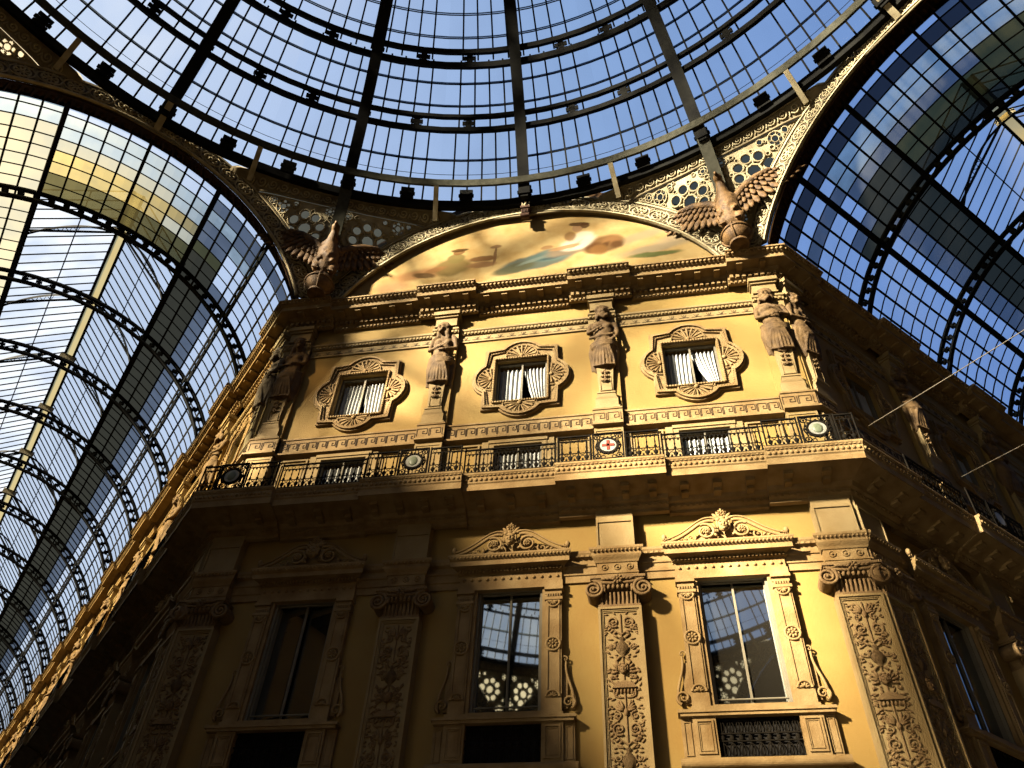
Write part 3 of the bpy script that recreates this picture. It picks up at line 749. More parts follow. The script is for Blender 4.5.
def make_low_pilaster(seed):
    root = empty('pilaster')
    mb = MB(); mb.box(-.46, .46, -.24, 0, 1.2, 10.82); mb.rect_frame(-.46, .46, 1.25, 10.82, .05, -.31, -.24); mb.rect_frame(-.41, .41, 1.3, 10.77, .035, -.28, -.24); mb.rect_frame(-.375, .375, 1.335, 10.735, .025, -.265, -.24)
    mb.box(-.56, .56, -.36, 0, 0, 1.2); mb.build('shaft', M['cream'], root)
    mb = MB(); relief(mb, .31, 10.66, 6.2, -.255, seed); mb.build('relief', M['carved'], root)
    mb = MB()  # ionic capital
    mb.box(-.42, .42, -.27, 0, 10.86, 11.16)
    for i in range(9):
        x = -.36+i*.09; mb.tube([(x,-.27,10.88),(x,-.29,11.02),(x,-.32,11.15)], [.028,.03,.032], 6)
    mb.box(-.45, .45, -.31, 0, 10.82, 10.87)
    for s_ in (-1, 1):
        spiral(mb, s_*.53, 11.20, .19, 2.2, s_, -.40, .045, a0=pi/2, n=40, taper=.5)
        mb.tube([(s_*.53,-.38,11.20),(s_*.53,0,11.20)], .17, 16)
        leaf(mb, s_*.34, 11.30, -pi/2-s_*.3, .2, .08, -.40)
    curve(mb, [(-.53,11.39),(0,11.27),(.53,11.39)], .04, -.40, 12); mb.box(-.55,.55,-.36,0,11.2,11.36)
    for i in range(7): mb.ell((-.3+.1*i,-.39,11.25), (.042,.05,.06), 8, 6)
    rosette(mb, 0, 11.40, .13, -.46); 
    for s_ in (-1, 1):
        for j in range(3): leaf(mb, s_*.08*(j+1), 11.40, pi/2-s_*1.2, .14, .06, -.44)
    mb.box(-.60, .60, -.46, 0, 11.44, 11.50); mb.box(-.57, .57, -.43, 0, 11.40, 11.44)
    mb.build('capital', M['carved'], root)
    mb = MB()  # entablature block
    mb.box(-.46, .46, -.27, 0, 11.50, 11.66); mb.box(-.47, .47, -.29, 0, 11.66, 11.70); mb.box(-.45, .45, -.26, 0, 11.70, 11.95)
    for i in range(3): mb.tube([(-.28+i*.28+.07*cos(a*pi/6),-.27,11.83+.07*sin(a*pi/6)) for a in range(13)], .014, 4); mb.ell((-.28+i*.28,-.27,11.83), (.03,.025,.03), 8, 5)
    pr = [(0,11.95),(-.28,11.95),(-.30,12.0),(-.34,12.06),(-.36,12.10),(-.36,12.18),(-.41,12.24),(-.41,12.30),(0,12.34)]
    A = [(-.46-max(0,(-o-.26)), o, z) for o, z in pr]; B = [(-x, y, z) for x, y, z in A]; mb.loft([A, B], smooth=False)
    for i in range(12): mb.ell((-.50+i*.091,-.39,12.2), (.03,.03,.035), 5, 4)
    mb.build('entablature_block', M['stone'], root)
    mb = MB(); mb.box(-.43, .43, -.26, 0, 12.30, 13.12); mb.rect_frame(-.43, .43, 12.38, 13.10, .04, -.29, -.26); mb.box(-.43, .43, -.26, 0, 13.12, 13.60)
    mb.build('pedestal_block', M['cream'], root)
    return root
lps = [make_low_pilaster(k) for k in (0, 1, 4)]
def put(proto, face, s, name, label, cat, group=None, out=0.0, z=0.0):
    o = copy_tree(proto); o.name = name; place(o, face, s, z, out)
    for k_ in ('group',):
        if k_ in o: del o[k_]
    return tag(o, label, cat, group)
gp = 'carved ionic pilasters of the lower storey'
for c, lb, k in ((-7.32,'dim ionic pilaster with carved panel at the left corner of the facade',2), (-2.44,'half-lit ionic pilaster with carved panel between left and middle tall windows',0), (2.44,'sunlit ionic pilaster with carved panel between middle and right tall windows',1), (7.32,'sunlit ionic pilaster with carved panel at the right corner of the facade',2)):
    put(lps[k], 'F', c, 'pilaster', lb, 'pilaster', gp)
for k in range(NR+1): put(lps[k % 3], 'R', .38+BAY*k, 'pilaster', 'shaded ionic pilaster on the right arm wall, %s from the corner' % ORD[k], 'pilaster', gp)
for k in range(7): put(lps[k % 3], 'L', .38+BAY*k, 'pilaster', 'dark ionic pilaster on the left arm wall, %s from the corner' % ORD[k], 'pilaster', gp)
for p in lps: kill(p)

# ------------------------------------------------------------------ upper pilaster strip
def make_up_pilaster():
    root = empty('pilaster_strip')
    mb = MB(); mb.box(-.40, .40, -.14, 0, 16.85, 20.45); mb.box(-.34, .34, -.20, 0, 14.25, 16.2); mb.build('strip', M['ochre'], root)
    mb = MB(); mb.box(-.38, .38, -.20, 0, 14.25, 16.18); mb.rect_frame(-.38,.38,14.4,16.1,.05,-.22,-.2); mb.build('plinth', M['cream'], root)
    mb = MB(); mb.box(-.34, .34, -.30, 0, 20.99, 21.50); mb.box(-.38, .38, -.36, 0, 21.42, 21.50); mb.box(-.42, .42, -.42, 0, 21.50, 21.66)
    mb.box(-.36,.36,-.34,0,20.99,21.04)
    mb.build('bracket', M['cream'], root)
    return root
up = make_up_pilaster()
gu = 'pilaster strips behind the caryatids'
for c, lb in ((-7.32,'ochre pilaster strip at the left corner of the upper storey'),(-2.44,'ochre pilaster strip behind the veiled caryatid left of the middle window'),(2.44,'ochre pilaster strip behind the caryatid right of the middle window'),(7.32,'ochre pilaster strip at the right corner of the upper storey')):
    put(up, 'F', c, 'pilaster_strip', lb, 'pilaster', gu)
for k in range(NR+1): put(up, 'R', .38+BAY*k, 'pilaster_strip', 'upper pilaster strip on the right arm wall, %s from the corner' % ORD[k], 'pilaster', gu)
for k in range(NL): put(up, 'L', .38+BAY*k, 'pilaster_strip', 'upper pilaster strip on the left arm wall, %s from the corner' % ORD[k], 'pilaster', gu)
kill(up)

# ------------------------------------------------------------------ caryatids
def make_caryatid(kind):
    """half figure of stone growing out of a tapered shaft. origin at hem level, z up, -y front"""
    root = empty('caryatid')
    mb = MB(); rnd = random.Random(kind*5+1)
    male = kind in (2, 3); tw = {0: .10, 1: -.12, 2: .06, 3: -.1}[kind]
    secs = [(-.02,.27,.20,0),(.10,.32,.24,0),(.35,.36,.27,0),(.65,.375,.28,.0),(.92,.365,.27,.01),(1.12,.34,.25,.02),(1.30,.27,.20,.02),(1.45,.25,.18,.02),(1.62,.285,.20,.01),(1.82,.33,.215,0),(2.0,.35,.20,0),(2.10,.30,.165,0),(2.16,.16,.13,0)]
    N = 44; rings = []
    for z, a, b, off in secs:
        amp = .035 if z < 1.2 else 0.0
        ring = []
        for j in range(N):
            t = 2*pi*j/N; f = 1+amp/.35*(.6*sin(9*t+z*3.0*(1 if kind % 2 else -1))+.4*sin(17*t+1.3*kind-z*2))
            hem = .05*sin(3*t+kind) if z < 0.12 else 0
            ring.append((a*cos(t)*f+tw*.4*sin(z*1.4), b*sin(t)*f-off*3, z+hem))
        rings.append(ring)
    mb.loft(rings, smooth=True)
    # swag of cloth round the hips
    for k in range(3):
        r_ = .035+.01*k; pts = []
        for i in range(17):
            t = pi+pi*i/16; sag = -.16*sin(pi*i/16)-(.10*(i/16-.5)*(1 if kind % 2 else -1))
            pts.append(((.37-.02*k)*cos(t), (.30)*sin(t), 1.18-.09*k+sag))
        mb.tube(pts, r_+.012, 8)
    for s_ in (-1, 1):
        mb.tube([(s_*.34,-.05,1.15),(s_*.38,-.02,.8),(s_*.35,0,.35),(s_*.34,0,.02)], [.05,.075,.06,.045], 8)
    # front folds falling from the knot to the hem
    for k in range(7):
        f = (k-3)/3; x1 = .30*f; mb.tube([(.06*f+.04,-.27,1.05),(.6*x1,-.30,.75),(.9*x1,-.285+.05*abs(f),.40),(x1,-.25+.08*abs(f),.06)], [.03,.034,.034,.03], 6)
    mb.tube([(-.30,-.18,.10),(0,-.29,.02),(.30,-.18,.10)], [.03,.035,.03], 6)
    # chest
    for s_ in (-1, 1):
        mb.ell((s_*.14,-.14,1.84), (.155 if male else .13,.12,.12 if male else .13), 12, 8)
        mb.ell((s_*.33,-.0,2.02), (.12,.12,.13), 12, 8)
    mb.ell((0,-.12,1.5), (.17,.10,.16), 10, 8)
    # neck, head
    hx, hy = tw*.6, -.13
    mb.tube([(0,0,2.1),(hx*.6,hy*.8,2.28),(hx,hy,2.38)], [.105,.095,.095], 10)
    hz = 2.49; Rz = Matrix.Rotation(tw*3, 3, 'Z')
    def he(p, r): q = Rz @ (Vector(p)*1.28); mb.ell((hx+q.x, hy+q.y, hz+q.z), tuple(v*1.28 for v in r), 12, 8, Rz)
    he((0,0,0), (.135,.16,.19)); he((0,-.155,-.02), (.024,.045,.055)); he((0,-.13,-.115), (.045,.03,.015)); he((0,-.12,-.16), (.045,.045,.035))
    for s_ in (-1, 1): he((s_*.055,-.135,.045), (.042,.025,.014)); he((s_*.06,-.115,-.055), (.04,.04,.04)); he((s_*.14,0,-.02), (.02,.035,.045))
    he((0,.04,.10), (.155,.16,.13))
    for k in range(11):
        a = pi*(k/10)*1.0; he((.15*cos(a),-.02-.05*sin(a),.06+.10*sin(a)), (.05,.05,.05))
    if male:
        for k in range(5): he((-.07+.035*k,-.125,-.20-.03*(2-abs(k-2))), (.035,.04,.06))
        for s_ in (-1, 1): he((s_*.10,-.08,-.14), (.035,.05,.06)); he((s_*.145,.02,-.12), (.05,.07,.12))
    else:
        for s_ in (-1, 1): he((s_*.13,.03,-.14), (.06,.08,.17)); he((s_*.14,.05,-.30), (.06,.07,.14))
    if kind == 1:  # veil
        he((0,.03,.06), (.175,.185,.20)); 
        for s_ in (-1, 1): mb.tube([(s_*.15,.0,2.55),(s_*.20,-.04,2.3),(s_*.34,-.08,2.05),(s_*.40,-.10,1.7)], [.06,.07,.09,.07], 8)
    # arms: shoulder, elbow, wrist
    def arm(sh, el, wr, hand, r=(.10,.085,.07,.05,.042)):
        sh, el, wr, hand = map(Vector, (sh, el, wr, hand))
        mb.tube([sh, (sh+el)/2, el, (el+wr)/2, wr], list(r), 10)
        d = (hand-wr).normalized(); mb.ell((wr+hand)/2, (.05,.04,.05), 8, 6)
        side = d.cross(Vector((0,-1,.2))).normalized()
        for k in range(4):
            o_ = side*(-.036+.024*k); L_ = (.10,.12,.115,.09)[k]; a = hand-d*.02+o_
            mb.tube([a, a+d*L_*.6, a+d*L_+Vector((0,.02,-.012))], [.017,.015,.011], 6)
        th = wr+d*.02; mb.tube([th, th-side*.05+d*.03, th-side*.055+d*.08], [.016,.015,.012], 6)
    if kind == 0:   # arms crossed low, left arm over
        arm((-.36,-.0,2.02), (-.41,-.12,1.56), (-.16,-.28,1.40), (-.02,-.30,1.40)); arm((.36,0,2.02), (.41,-.12,1.56), (.16,-.27,1.50), (.02,-.30,1.48))
    elif kind == 1:
        arm((-.36,0,2.02), (-.41,-.12,1.56), (-.10,-.27,1.56), (.04,-.30,1.60)); arm((.36,0,2.02), (.41,-.12,1.56), (.12,-.29,1.42), (-.02,-.31,1.40))
    elif kind == 2: # one hand to the chest, other arm down holding drapery
        arm((-.36,0,2.02), (-.42,-.12,1.62), (-.18,-.27,1.62), (-.06,-.29,1.70)); arm((.37,0,2.02), (.43,-.06,1.60), (.40,-.22,1.28), (.32,-.26,1.20))
        mb.tube([(-.40,-.14,1.36),(-.1,-.27,1.28),(.3,-.24,1.36),(.44,-.05,1.45)], [.05,.06,.055,.05], 8)
    else:
        arm((-.36,0,2.02), (-.42,-.10,1.56), (-.20,-.28,1.42), (-.06,-.31,1.44)); arm((.36,0,2.02), (.42,-.12,1.56), (.18,-.29,1.50), (.04,-.32,1.52))
        mb.tube([(-.3,-.1,2.1),(-.1,-.25,1.95),(.1,-.27,1.8),(.34,-.14,1.6)], [.05,.06,.06,.05], 8)
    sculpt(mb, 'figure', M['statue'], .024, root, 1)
    mb = MB()  # tapered shaft with plinth
    def fr(z, a, b): return [(-a,-b,z),(a,-b,z),(a,.15,z),(-a,.15,z)]
    mb.loft([fr(-.95,.19,.10), fr(.30,.25,.16)], smooth=False); mb.rect_frame(-.16,.16,-.88,.0,.02,-.135,-.09)
    mb.loft([fr(-1.0,.25,.16), fr(-.95,.25,.16)], smooth=False); mb.loft([fr(-1.47,.31,.10), fr(-1.18,.31,.10), fr(-1.12,.27,.12), fr(-1.0,.24,.14)], smooth=False); mb.loft([fr(-1.55,.35,.12), fr(-1.47,.35,.12)], smooth=False)
    mb.build('tapered_shaft', M['cream'], root)
    mb = MB()  # bell-flower drop
    for k in range(3):
        z = -.12-.17*k
        for s_ in (-1, 0, 1): leaf(mb, 0, z, -pi/2+s_*.75, .15-.02*k, .06, -.17, .035)
        mb.ell((0,-.18,z), (.04,.035,.04), 8, 5)
        for s_ in (-1, 1): mb.ell((s_*.10,-.16,z-.05), (.028,.03,.028), 6, 5)
    mb.build('flower_drop', M['carved'], root)
    return root
cs = [make_caryatid(k) for k in range(4)]
gc = 'caryatid figures of the upper storey'
OUT = .13
for c, k, lb in ((-7.32,0,'brown stone caryatid with folded arms at the left corner of the octagon facade'),(-2.44,1,'veiled stone caryatid between the left and middle quatrefoil windows'),(2.44,2,'bearded stone caryatid with hand on chest between middle and right quatrefoil windows'),(7.32,3,'bearded stone caryatid at the right corner, facing the octagon')):
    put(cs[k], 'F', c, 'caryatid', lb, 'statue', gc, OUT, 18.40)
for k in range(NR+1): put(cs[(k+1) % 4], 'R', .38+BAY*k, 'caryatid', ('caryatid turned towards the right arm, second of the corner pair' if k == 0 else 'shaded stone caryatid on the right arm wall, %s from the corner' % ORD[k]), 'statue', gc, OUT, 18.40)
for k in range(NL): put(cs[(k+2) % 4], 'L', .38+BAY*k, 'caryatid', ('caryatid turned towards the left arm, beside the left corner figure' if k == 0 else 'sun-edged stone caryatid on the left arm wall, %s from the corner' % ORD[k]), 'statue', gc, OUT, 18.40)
for p in cs: kill(p)

# ------------------------------------------------------------------ octagon arches, lunette
ZA, KA, RO, RI = 19.95, 17.0, 7.65, 6.82
AMAX = math.asin(KA*math.tan(pi/8)/RO)
def side_rot(az): return Matrix.Rotation(-RD(az), 4, 'Z')   # azimuth measured from +y towards +x
def band(mb, r0, r1, y0, y1, a0, a1, n, zc=ZA):
    v = []; f = []
    for i in range(n+1):
        a = a0+(a1-a0)*i/n
        for r, y in ((r0,y0),(r1,y0),(r1,y1),(r0,y1)): v.append((r*sin(a), y, zc+r*cos(a)))
    for i in range(n):
        b = i*4
        for k in range(4): f.append((b+k, b+(k+1) % 4, b+4+(k+1) % 4, b+4+k))
    f += [(3,2,1,0), (4*n, 4*n+1, 4*n+2, 4*n+3)]
    mb.add(v, f)
def make_arch(soffit):
    root = empty('archivolt')
    mb = MB(); mb.cm = 0; band(mb, RI+.02, RO-.02, KA-.02, KA+.10, -AMAX, AMAX, 80); mb.build('band', M['scrollband'], root)
    mb = MB(); band(mb, RI-.01, RI+.05, KA-.07, KA+.03, -AMAX, AMAX, 80); band(mb, RO-.06, RO+.03, KA-.07, KA+.12, -AMAX, AMAX, 80); mb.build('edge_moulding', M['creamiron'], root)
    mb = MB(); n = 22; rm = (RI+RO)/2
    for i in range(n):
        a = -AMAX+2*AMAX*(i+.5)/n; da = 2*AMAX/n
        def P(u, v): aa = a+1.42*u/rm; r = rm+1.42*v; return (r*sin(aa), KA-.035, ZA+r*cos(aa))
        mb.tube([P(.17*cos(t*pi/6), .17*sin(t*pi/6)) for t in range(13)], .032, 4)
        mb.tube([P(.05*cos(t*pi/3), .05*sin(t*pi/3)) for t in range(7)], .04, 4)
        for k in range(8): t = 2*pi*k/8+.2; mb.tube([P(.07*cos(t), .07*sin(t)), P(.15*cos(t), .15*sin(t))], [.025,.042], 4)
        h = da*rm/2/1.42
        for s_ in (-1, 1):
            for v_ in (-1, 1):
                mb.tube([P(s_*h, 0), P(s_*(h-.05), v_*.12), P(s_*(h-.15), v_*.17), P(s_*(h-.2), v_*.21)], [.028,.034,.030,.02], 4)
                mb.tube([P(s_*(h)+.045*cos(t*pi/3), v_*.16+.045*sin(t*pi/3)) for t in range(7)], .024, 4)
        mb.tube([P(h, -.2), P(h, .2)], .016, 4)
    mb.build('tracery', M['creamiron'], root)
    if soffit:
        mb = MB(); n = 44; RB, D = 7.20, .80   # flares from the band to the vault
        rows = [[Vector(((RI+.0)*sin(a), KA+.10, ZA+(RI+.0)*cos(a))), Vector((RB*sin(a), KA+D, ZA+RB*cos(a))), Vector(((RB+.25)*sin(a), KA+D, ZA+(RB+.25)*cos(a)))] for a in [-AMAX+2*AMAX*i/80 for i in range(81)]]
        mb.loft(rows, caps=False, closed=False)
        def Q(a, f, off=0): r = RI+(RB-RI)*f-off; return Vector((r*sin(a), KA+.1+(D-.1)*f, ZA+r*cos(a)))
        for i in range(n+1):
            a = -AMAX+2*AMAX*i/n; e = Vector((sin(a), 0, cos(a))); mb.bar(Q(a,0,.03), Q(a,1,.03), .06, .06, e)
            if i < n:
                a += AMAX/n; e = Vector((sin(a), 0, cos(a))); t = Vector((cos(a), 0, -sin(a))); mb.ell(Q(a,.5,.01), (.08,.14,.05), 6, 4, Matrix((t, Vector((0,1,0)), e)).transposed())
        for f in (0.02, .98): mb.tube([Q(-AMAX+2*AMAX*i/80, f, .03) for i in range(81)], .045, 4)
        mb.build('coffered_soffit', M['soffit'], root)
    return root
pa = make_arch(False); pb_ = make_arch(True)
ARCHES = [(0, pa, 'cream scroll-patterned arch band framing the painted lunette above the facade'), (-45, pb_, 'scroll-patterned arch at the mouth of the left glass vault'), (45, pb_, 'sunlit scroll-patterned arch at the mouth of the right glass vault'), (180, pa, 'arch band on the far side of the octagon, seen mirrored in windows'), (135, pb_, 'arch of the arm behind the viewer, seen mirrored in windows'), (225, pb_, 'arch of the arm behind the viewer where the sun enters')]
for az, p, lb in ARCHES:
    o = copy_tree(p); o.name = 'archivolt'; o.rotation_euler = (0, 0, -RD(az)); tag(o, lb, 'arch', 'arches of the octagon')
kill(pa); kill(pb_)

# lunette with a generic painted scene
def lunette():
    root = empty('lunette', label='half-round painted lunette with reclining figures on a golden sky', cat='mural')
    m, n = newmat('fresco'); out = n.nodes.new('ShaderNodeOutputMaterial'); b = n.nodes.new('ShaderNodeBsdfDiffuse')
    t = n.nodes.new('ShaderNodeTexCoord'); nz = n.nodes.new('ShaderNodeTexNoise'); nz.inputs['Scale'].default_value = 1.6; nz.inputs['Detail'].default_value = 7
    n.links.new(t.outputs['Object'], nz.inputs['Vector'])
    sub = n.nodes.new('ShaderNodeVectorMath'); sub.operation = 'SUBTRACT'; sub.inputs[1].default_value = (.5,.5,.5); n.links.new(nz.outputs['Color'], sub.inputs[0])
    sc = n.nodes.new('ShaderNodeVectorMath'); sc.operation = 'SCALE'; sc.inputs['Scale'].default_value = .22; n.links.new(sub.outputs[0], sc.inputs[0])
    ad_ = n.nodes.new('ShaderNodeVectorMath'); n.links.new(t.outputs['Object'], ad_.inputs[0]); n.links.new(sc.outputs[0], ad_.inputs[1])
    cr = n.nodes.new('ShaderNodeValToRGB'); cr.color_ramp.elements[0].position = .3; cr.color_ramp.elements[1].position = .7
    cr.color_ramp.elements[0].color = (.115,.073,.027,1); cr.color_ramp.elements[1].color = (.152,.112,.05,1); n.links.new(nz.outputs[0], cr.inputs[0])
    cur = cr.outputs[0]
    B = [(-3.7,24.0,1.3,.30,.15,(.50,.26,.11),.5),(-4.6,23.4,.6,.3,0,(.50,.28,.14),.5),(3.9,24.75,1.3,.22,.35,(.50,.38,.22),.5),(4.4,24.0,1.2,.22,.2,(.42,.34,.22),.5),(4.3,23.62,.85,.14,0,(.13,.17,.06),.3),(5.2,24.5,.8,.2,.3,(.55,.42,.26),.6),
         (-2.55,24.2,.62,.52,0,(.24,.17,.06),.22),(-2.45,24.72,.30,.30,.1,(.26,.20,.07),.2),(-2.38,25.10,.19,.17,0,(.26,.13,.05),.15),(-2.36,25.24,.30,.10,0,(.10,.055,.02),.2),(-3.15,24.15,.42,.14,.3,(.36,.18,.07),.3),(-3.5,23.9,.4,.16,-.3,(.15,.09,.04),.3),
         (-1.5,24.50,.50,.17,.05,(.25,.12,.05),.25),(-1.5,24.15,.55,.16,0,(.38,.20,.09),.3),(-1.05,24.65,.05,.55,-.05,(.28,.15,.07),.3),(-1.05,25.15,.22,.10,0,(.34,.19,.09),.3),
         (.35,23.95,1.25,.42,.20,(.10,.15,.14),.18),(.9,24.25,.80,.34,.12,(.15,.22,.20),.25),(-.35,23.7,.75,.28,.25,(.14,.14,.08),.25),(.25,24.05,.5,.09,.4,(.24,.29,.24),.4),(1.0,24.1,.5,.08,.2,(.07,.11,.11),.4),
         (1.55,24.45,.85,.30,.25,(.30,.22,.14),.3),(1.80,24.80,.66,.36,.40,(.82,.75,.58),.25),(1.98,25.2,.38,.26,.3,(.86,.77,.58),.25),(1.7,24.7,.35,.06,.8,(.55,.48,.34),.5),(1.35,24.62,.55,.11,.25,(.50,.29,.13),.25),(.75,24.70,.22,.12,.1,(.48,.27,.12),.3),(2.75,24.55,.60,.46,.25,(.20,.10,.04),.25),(2.35,24.35,.35,.3,.3,(.15,.07,.03),.3),(2.95,24.72,.30,.26,.3,(.38,.20,.08),.5),(2.7,24.45,.25,.12,.9,(.12,.06,.025),.5),(3.1,24.45,.2,.2,0,(.14,.07,.03),.5),(2.5,24.25,.3,.3,0,(.28,.14,.05),.3),
         (1.80,25.72,.21,.24,0,(.50,.29,.15),.15),(1.85,25.98,.38,.13,-.15,(.12,.06,.025),.15),(2.05,25.85,.16,.2,0,(.14,.07,.03),.2),(1.55,25.25,.2,.3,.2,(.36,.2,.08),.3)]
    B = [(*q[:5], tuple(v*.19 for v in q[5]), q[6]) for q in B]
    for cx, cz, rx, rz, ro, c, soft in B:
        s1 = n.nodes.new('ShaderNodeVectorMath'); s1.operation = 'SUBTRACT'; s1.inputs[1].default_value = (cx, 0, cz); n.links.new(ad_.outputs[0], s1.inputs[0])
        mp = n.nodes.new('ShaderNodeMapping'); mp.vector_type = 'TEXTURE'; mp.inputs['Rotation'].default_value = (0, -ro, 0); mp.inputs['Scale'].default_value = (rx, 1000, rz); n.links.new(s1.outputs[0], mp.inputs[0])
        ln = n.nodes.new('ShaderNodeVectorMath'); ln.operation = 'LENGTH'; n.links.new(mp.outputs[0], ln.inputs[0])
        mr = n.nodes.new('ShaderNodeMapRange'); mr.interpolation_type = 'SMOOTHSTEP'; mr.inputs[1].default_value = 1-soft; mr.inputs[2].default_value = 1+soft; mr.inputs[3].default_value = .9; mr.inputs[4].default_value = 0; n.links.new(ln.outputs['Value'], mr.inputs[0])
        mi = n.nodes.new('ShaderNodeMix'); mi.data_type = 'RGBA'; mi.inputs[7].default_value = (*c, 1); n.links.new(mr.outputs[0], mi.inputs[0]); n.links.new(cur, mi.inputs[6]); cur = mi.outputs[2]
    n.links.new(cur, b.inputs[0]); n.links.new(b.outputs[0], out.inputs[0])
    mb = MB(); R = 7.0; a1 = math.acos((22.3-ZA)/R)
    pts = [(R*sin(-a1+2*a1*i/60), ZA+R*cos(-a1+2*a1*i/60)) for i in range(61)][::-1]
    mb.poly(pts, Y0-.32, Y0+.3); mb.build('painting', m, root)
    mb = MB(); a1 = 1.23
    band(mb, 6.90, 6.98, Y0-.36, Y0+.05, -a1, a1, 60); band(mb, 6.97, 7.14, Y0-.40, Y0+.05, -a1, a1, 60); band(mb, 7.12, 7.22, Y0-.36, Y0+.05, -a1, a1, 60)
    mb.build('ochre_moulding', M['ochre'], root)
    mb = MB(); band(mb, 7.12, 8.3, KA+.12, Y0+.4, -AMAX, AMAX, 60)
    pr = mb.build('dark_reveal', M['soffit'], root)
lunette()
wm = glassmat('sun_dimming_screen_glass', (0.56, 0.55, 0.53), 0.05, (0.08, 0.08, 0.07))
mb = MB(); mb.poly([(7.2*cos(pi*i/40), 20.0+7.4*sin(pi*i/40)) for i in range(41)], 17.25, 17.27)
w = mb.build('window_40', wm); w.rotation_euler = (0, 0, pi/2); tag(w, 'added hazy glass screen dimming the sun, west side of the octagon behind the viewer', kind='structure')  # unseen screen put in to dim the sun on the lower wall
mb = MB(); mb.tube([(7.2*cos(pi*i/40), 17.25, 20.0+7.4*sin(pi*i/40)) for i in range(41)], .10, 6)
for i in range(-5, 6): mb.bar((i*1.2, 17.25, 20.0), (i*1.2, 17.25, 20.0+7.4*sqrt(1-(i/6)**2)), .05, .05)
mb.build('glazing_bars', M['iron'], w)
plain = MB(); plain.poly([(7.15*sin(-1.2+2.4*i/40), ZA+7.15*cos(-1.2+2.4*i/40)) for i in range(41)][::-1], 17.5, 17.9); plain.T = None
o = plain.build('trim_5', M['ochre']); o.rotation_euler = (0, 0, pi); tag(o, kind='structure')

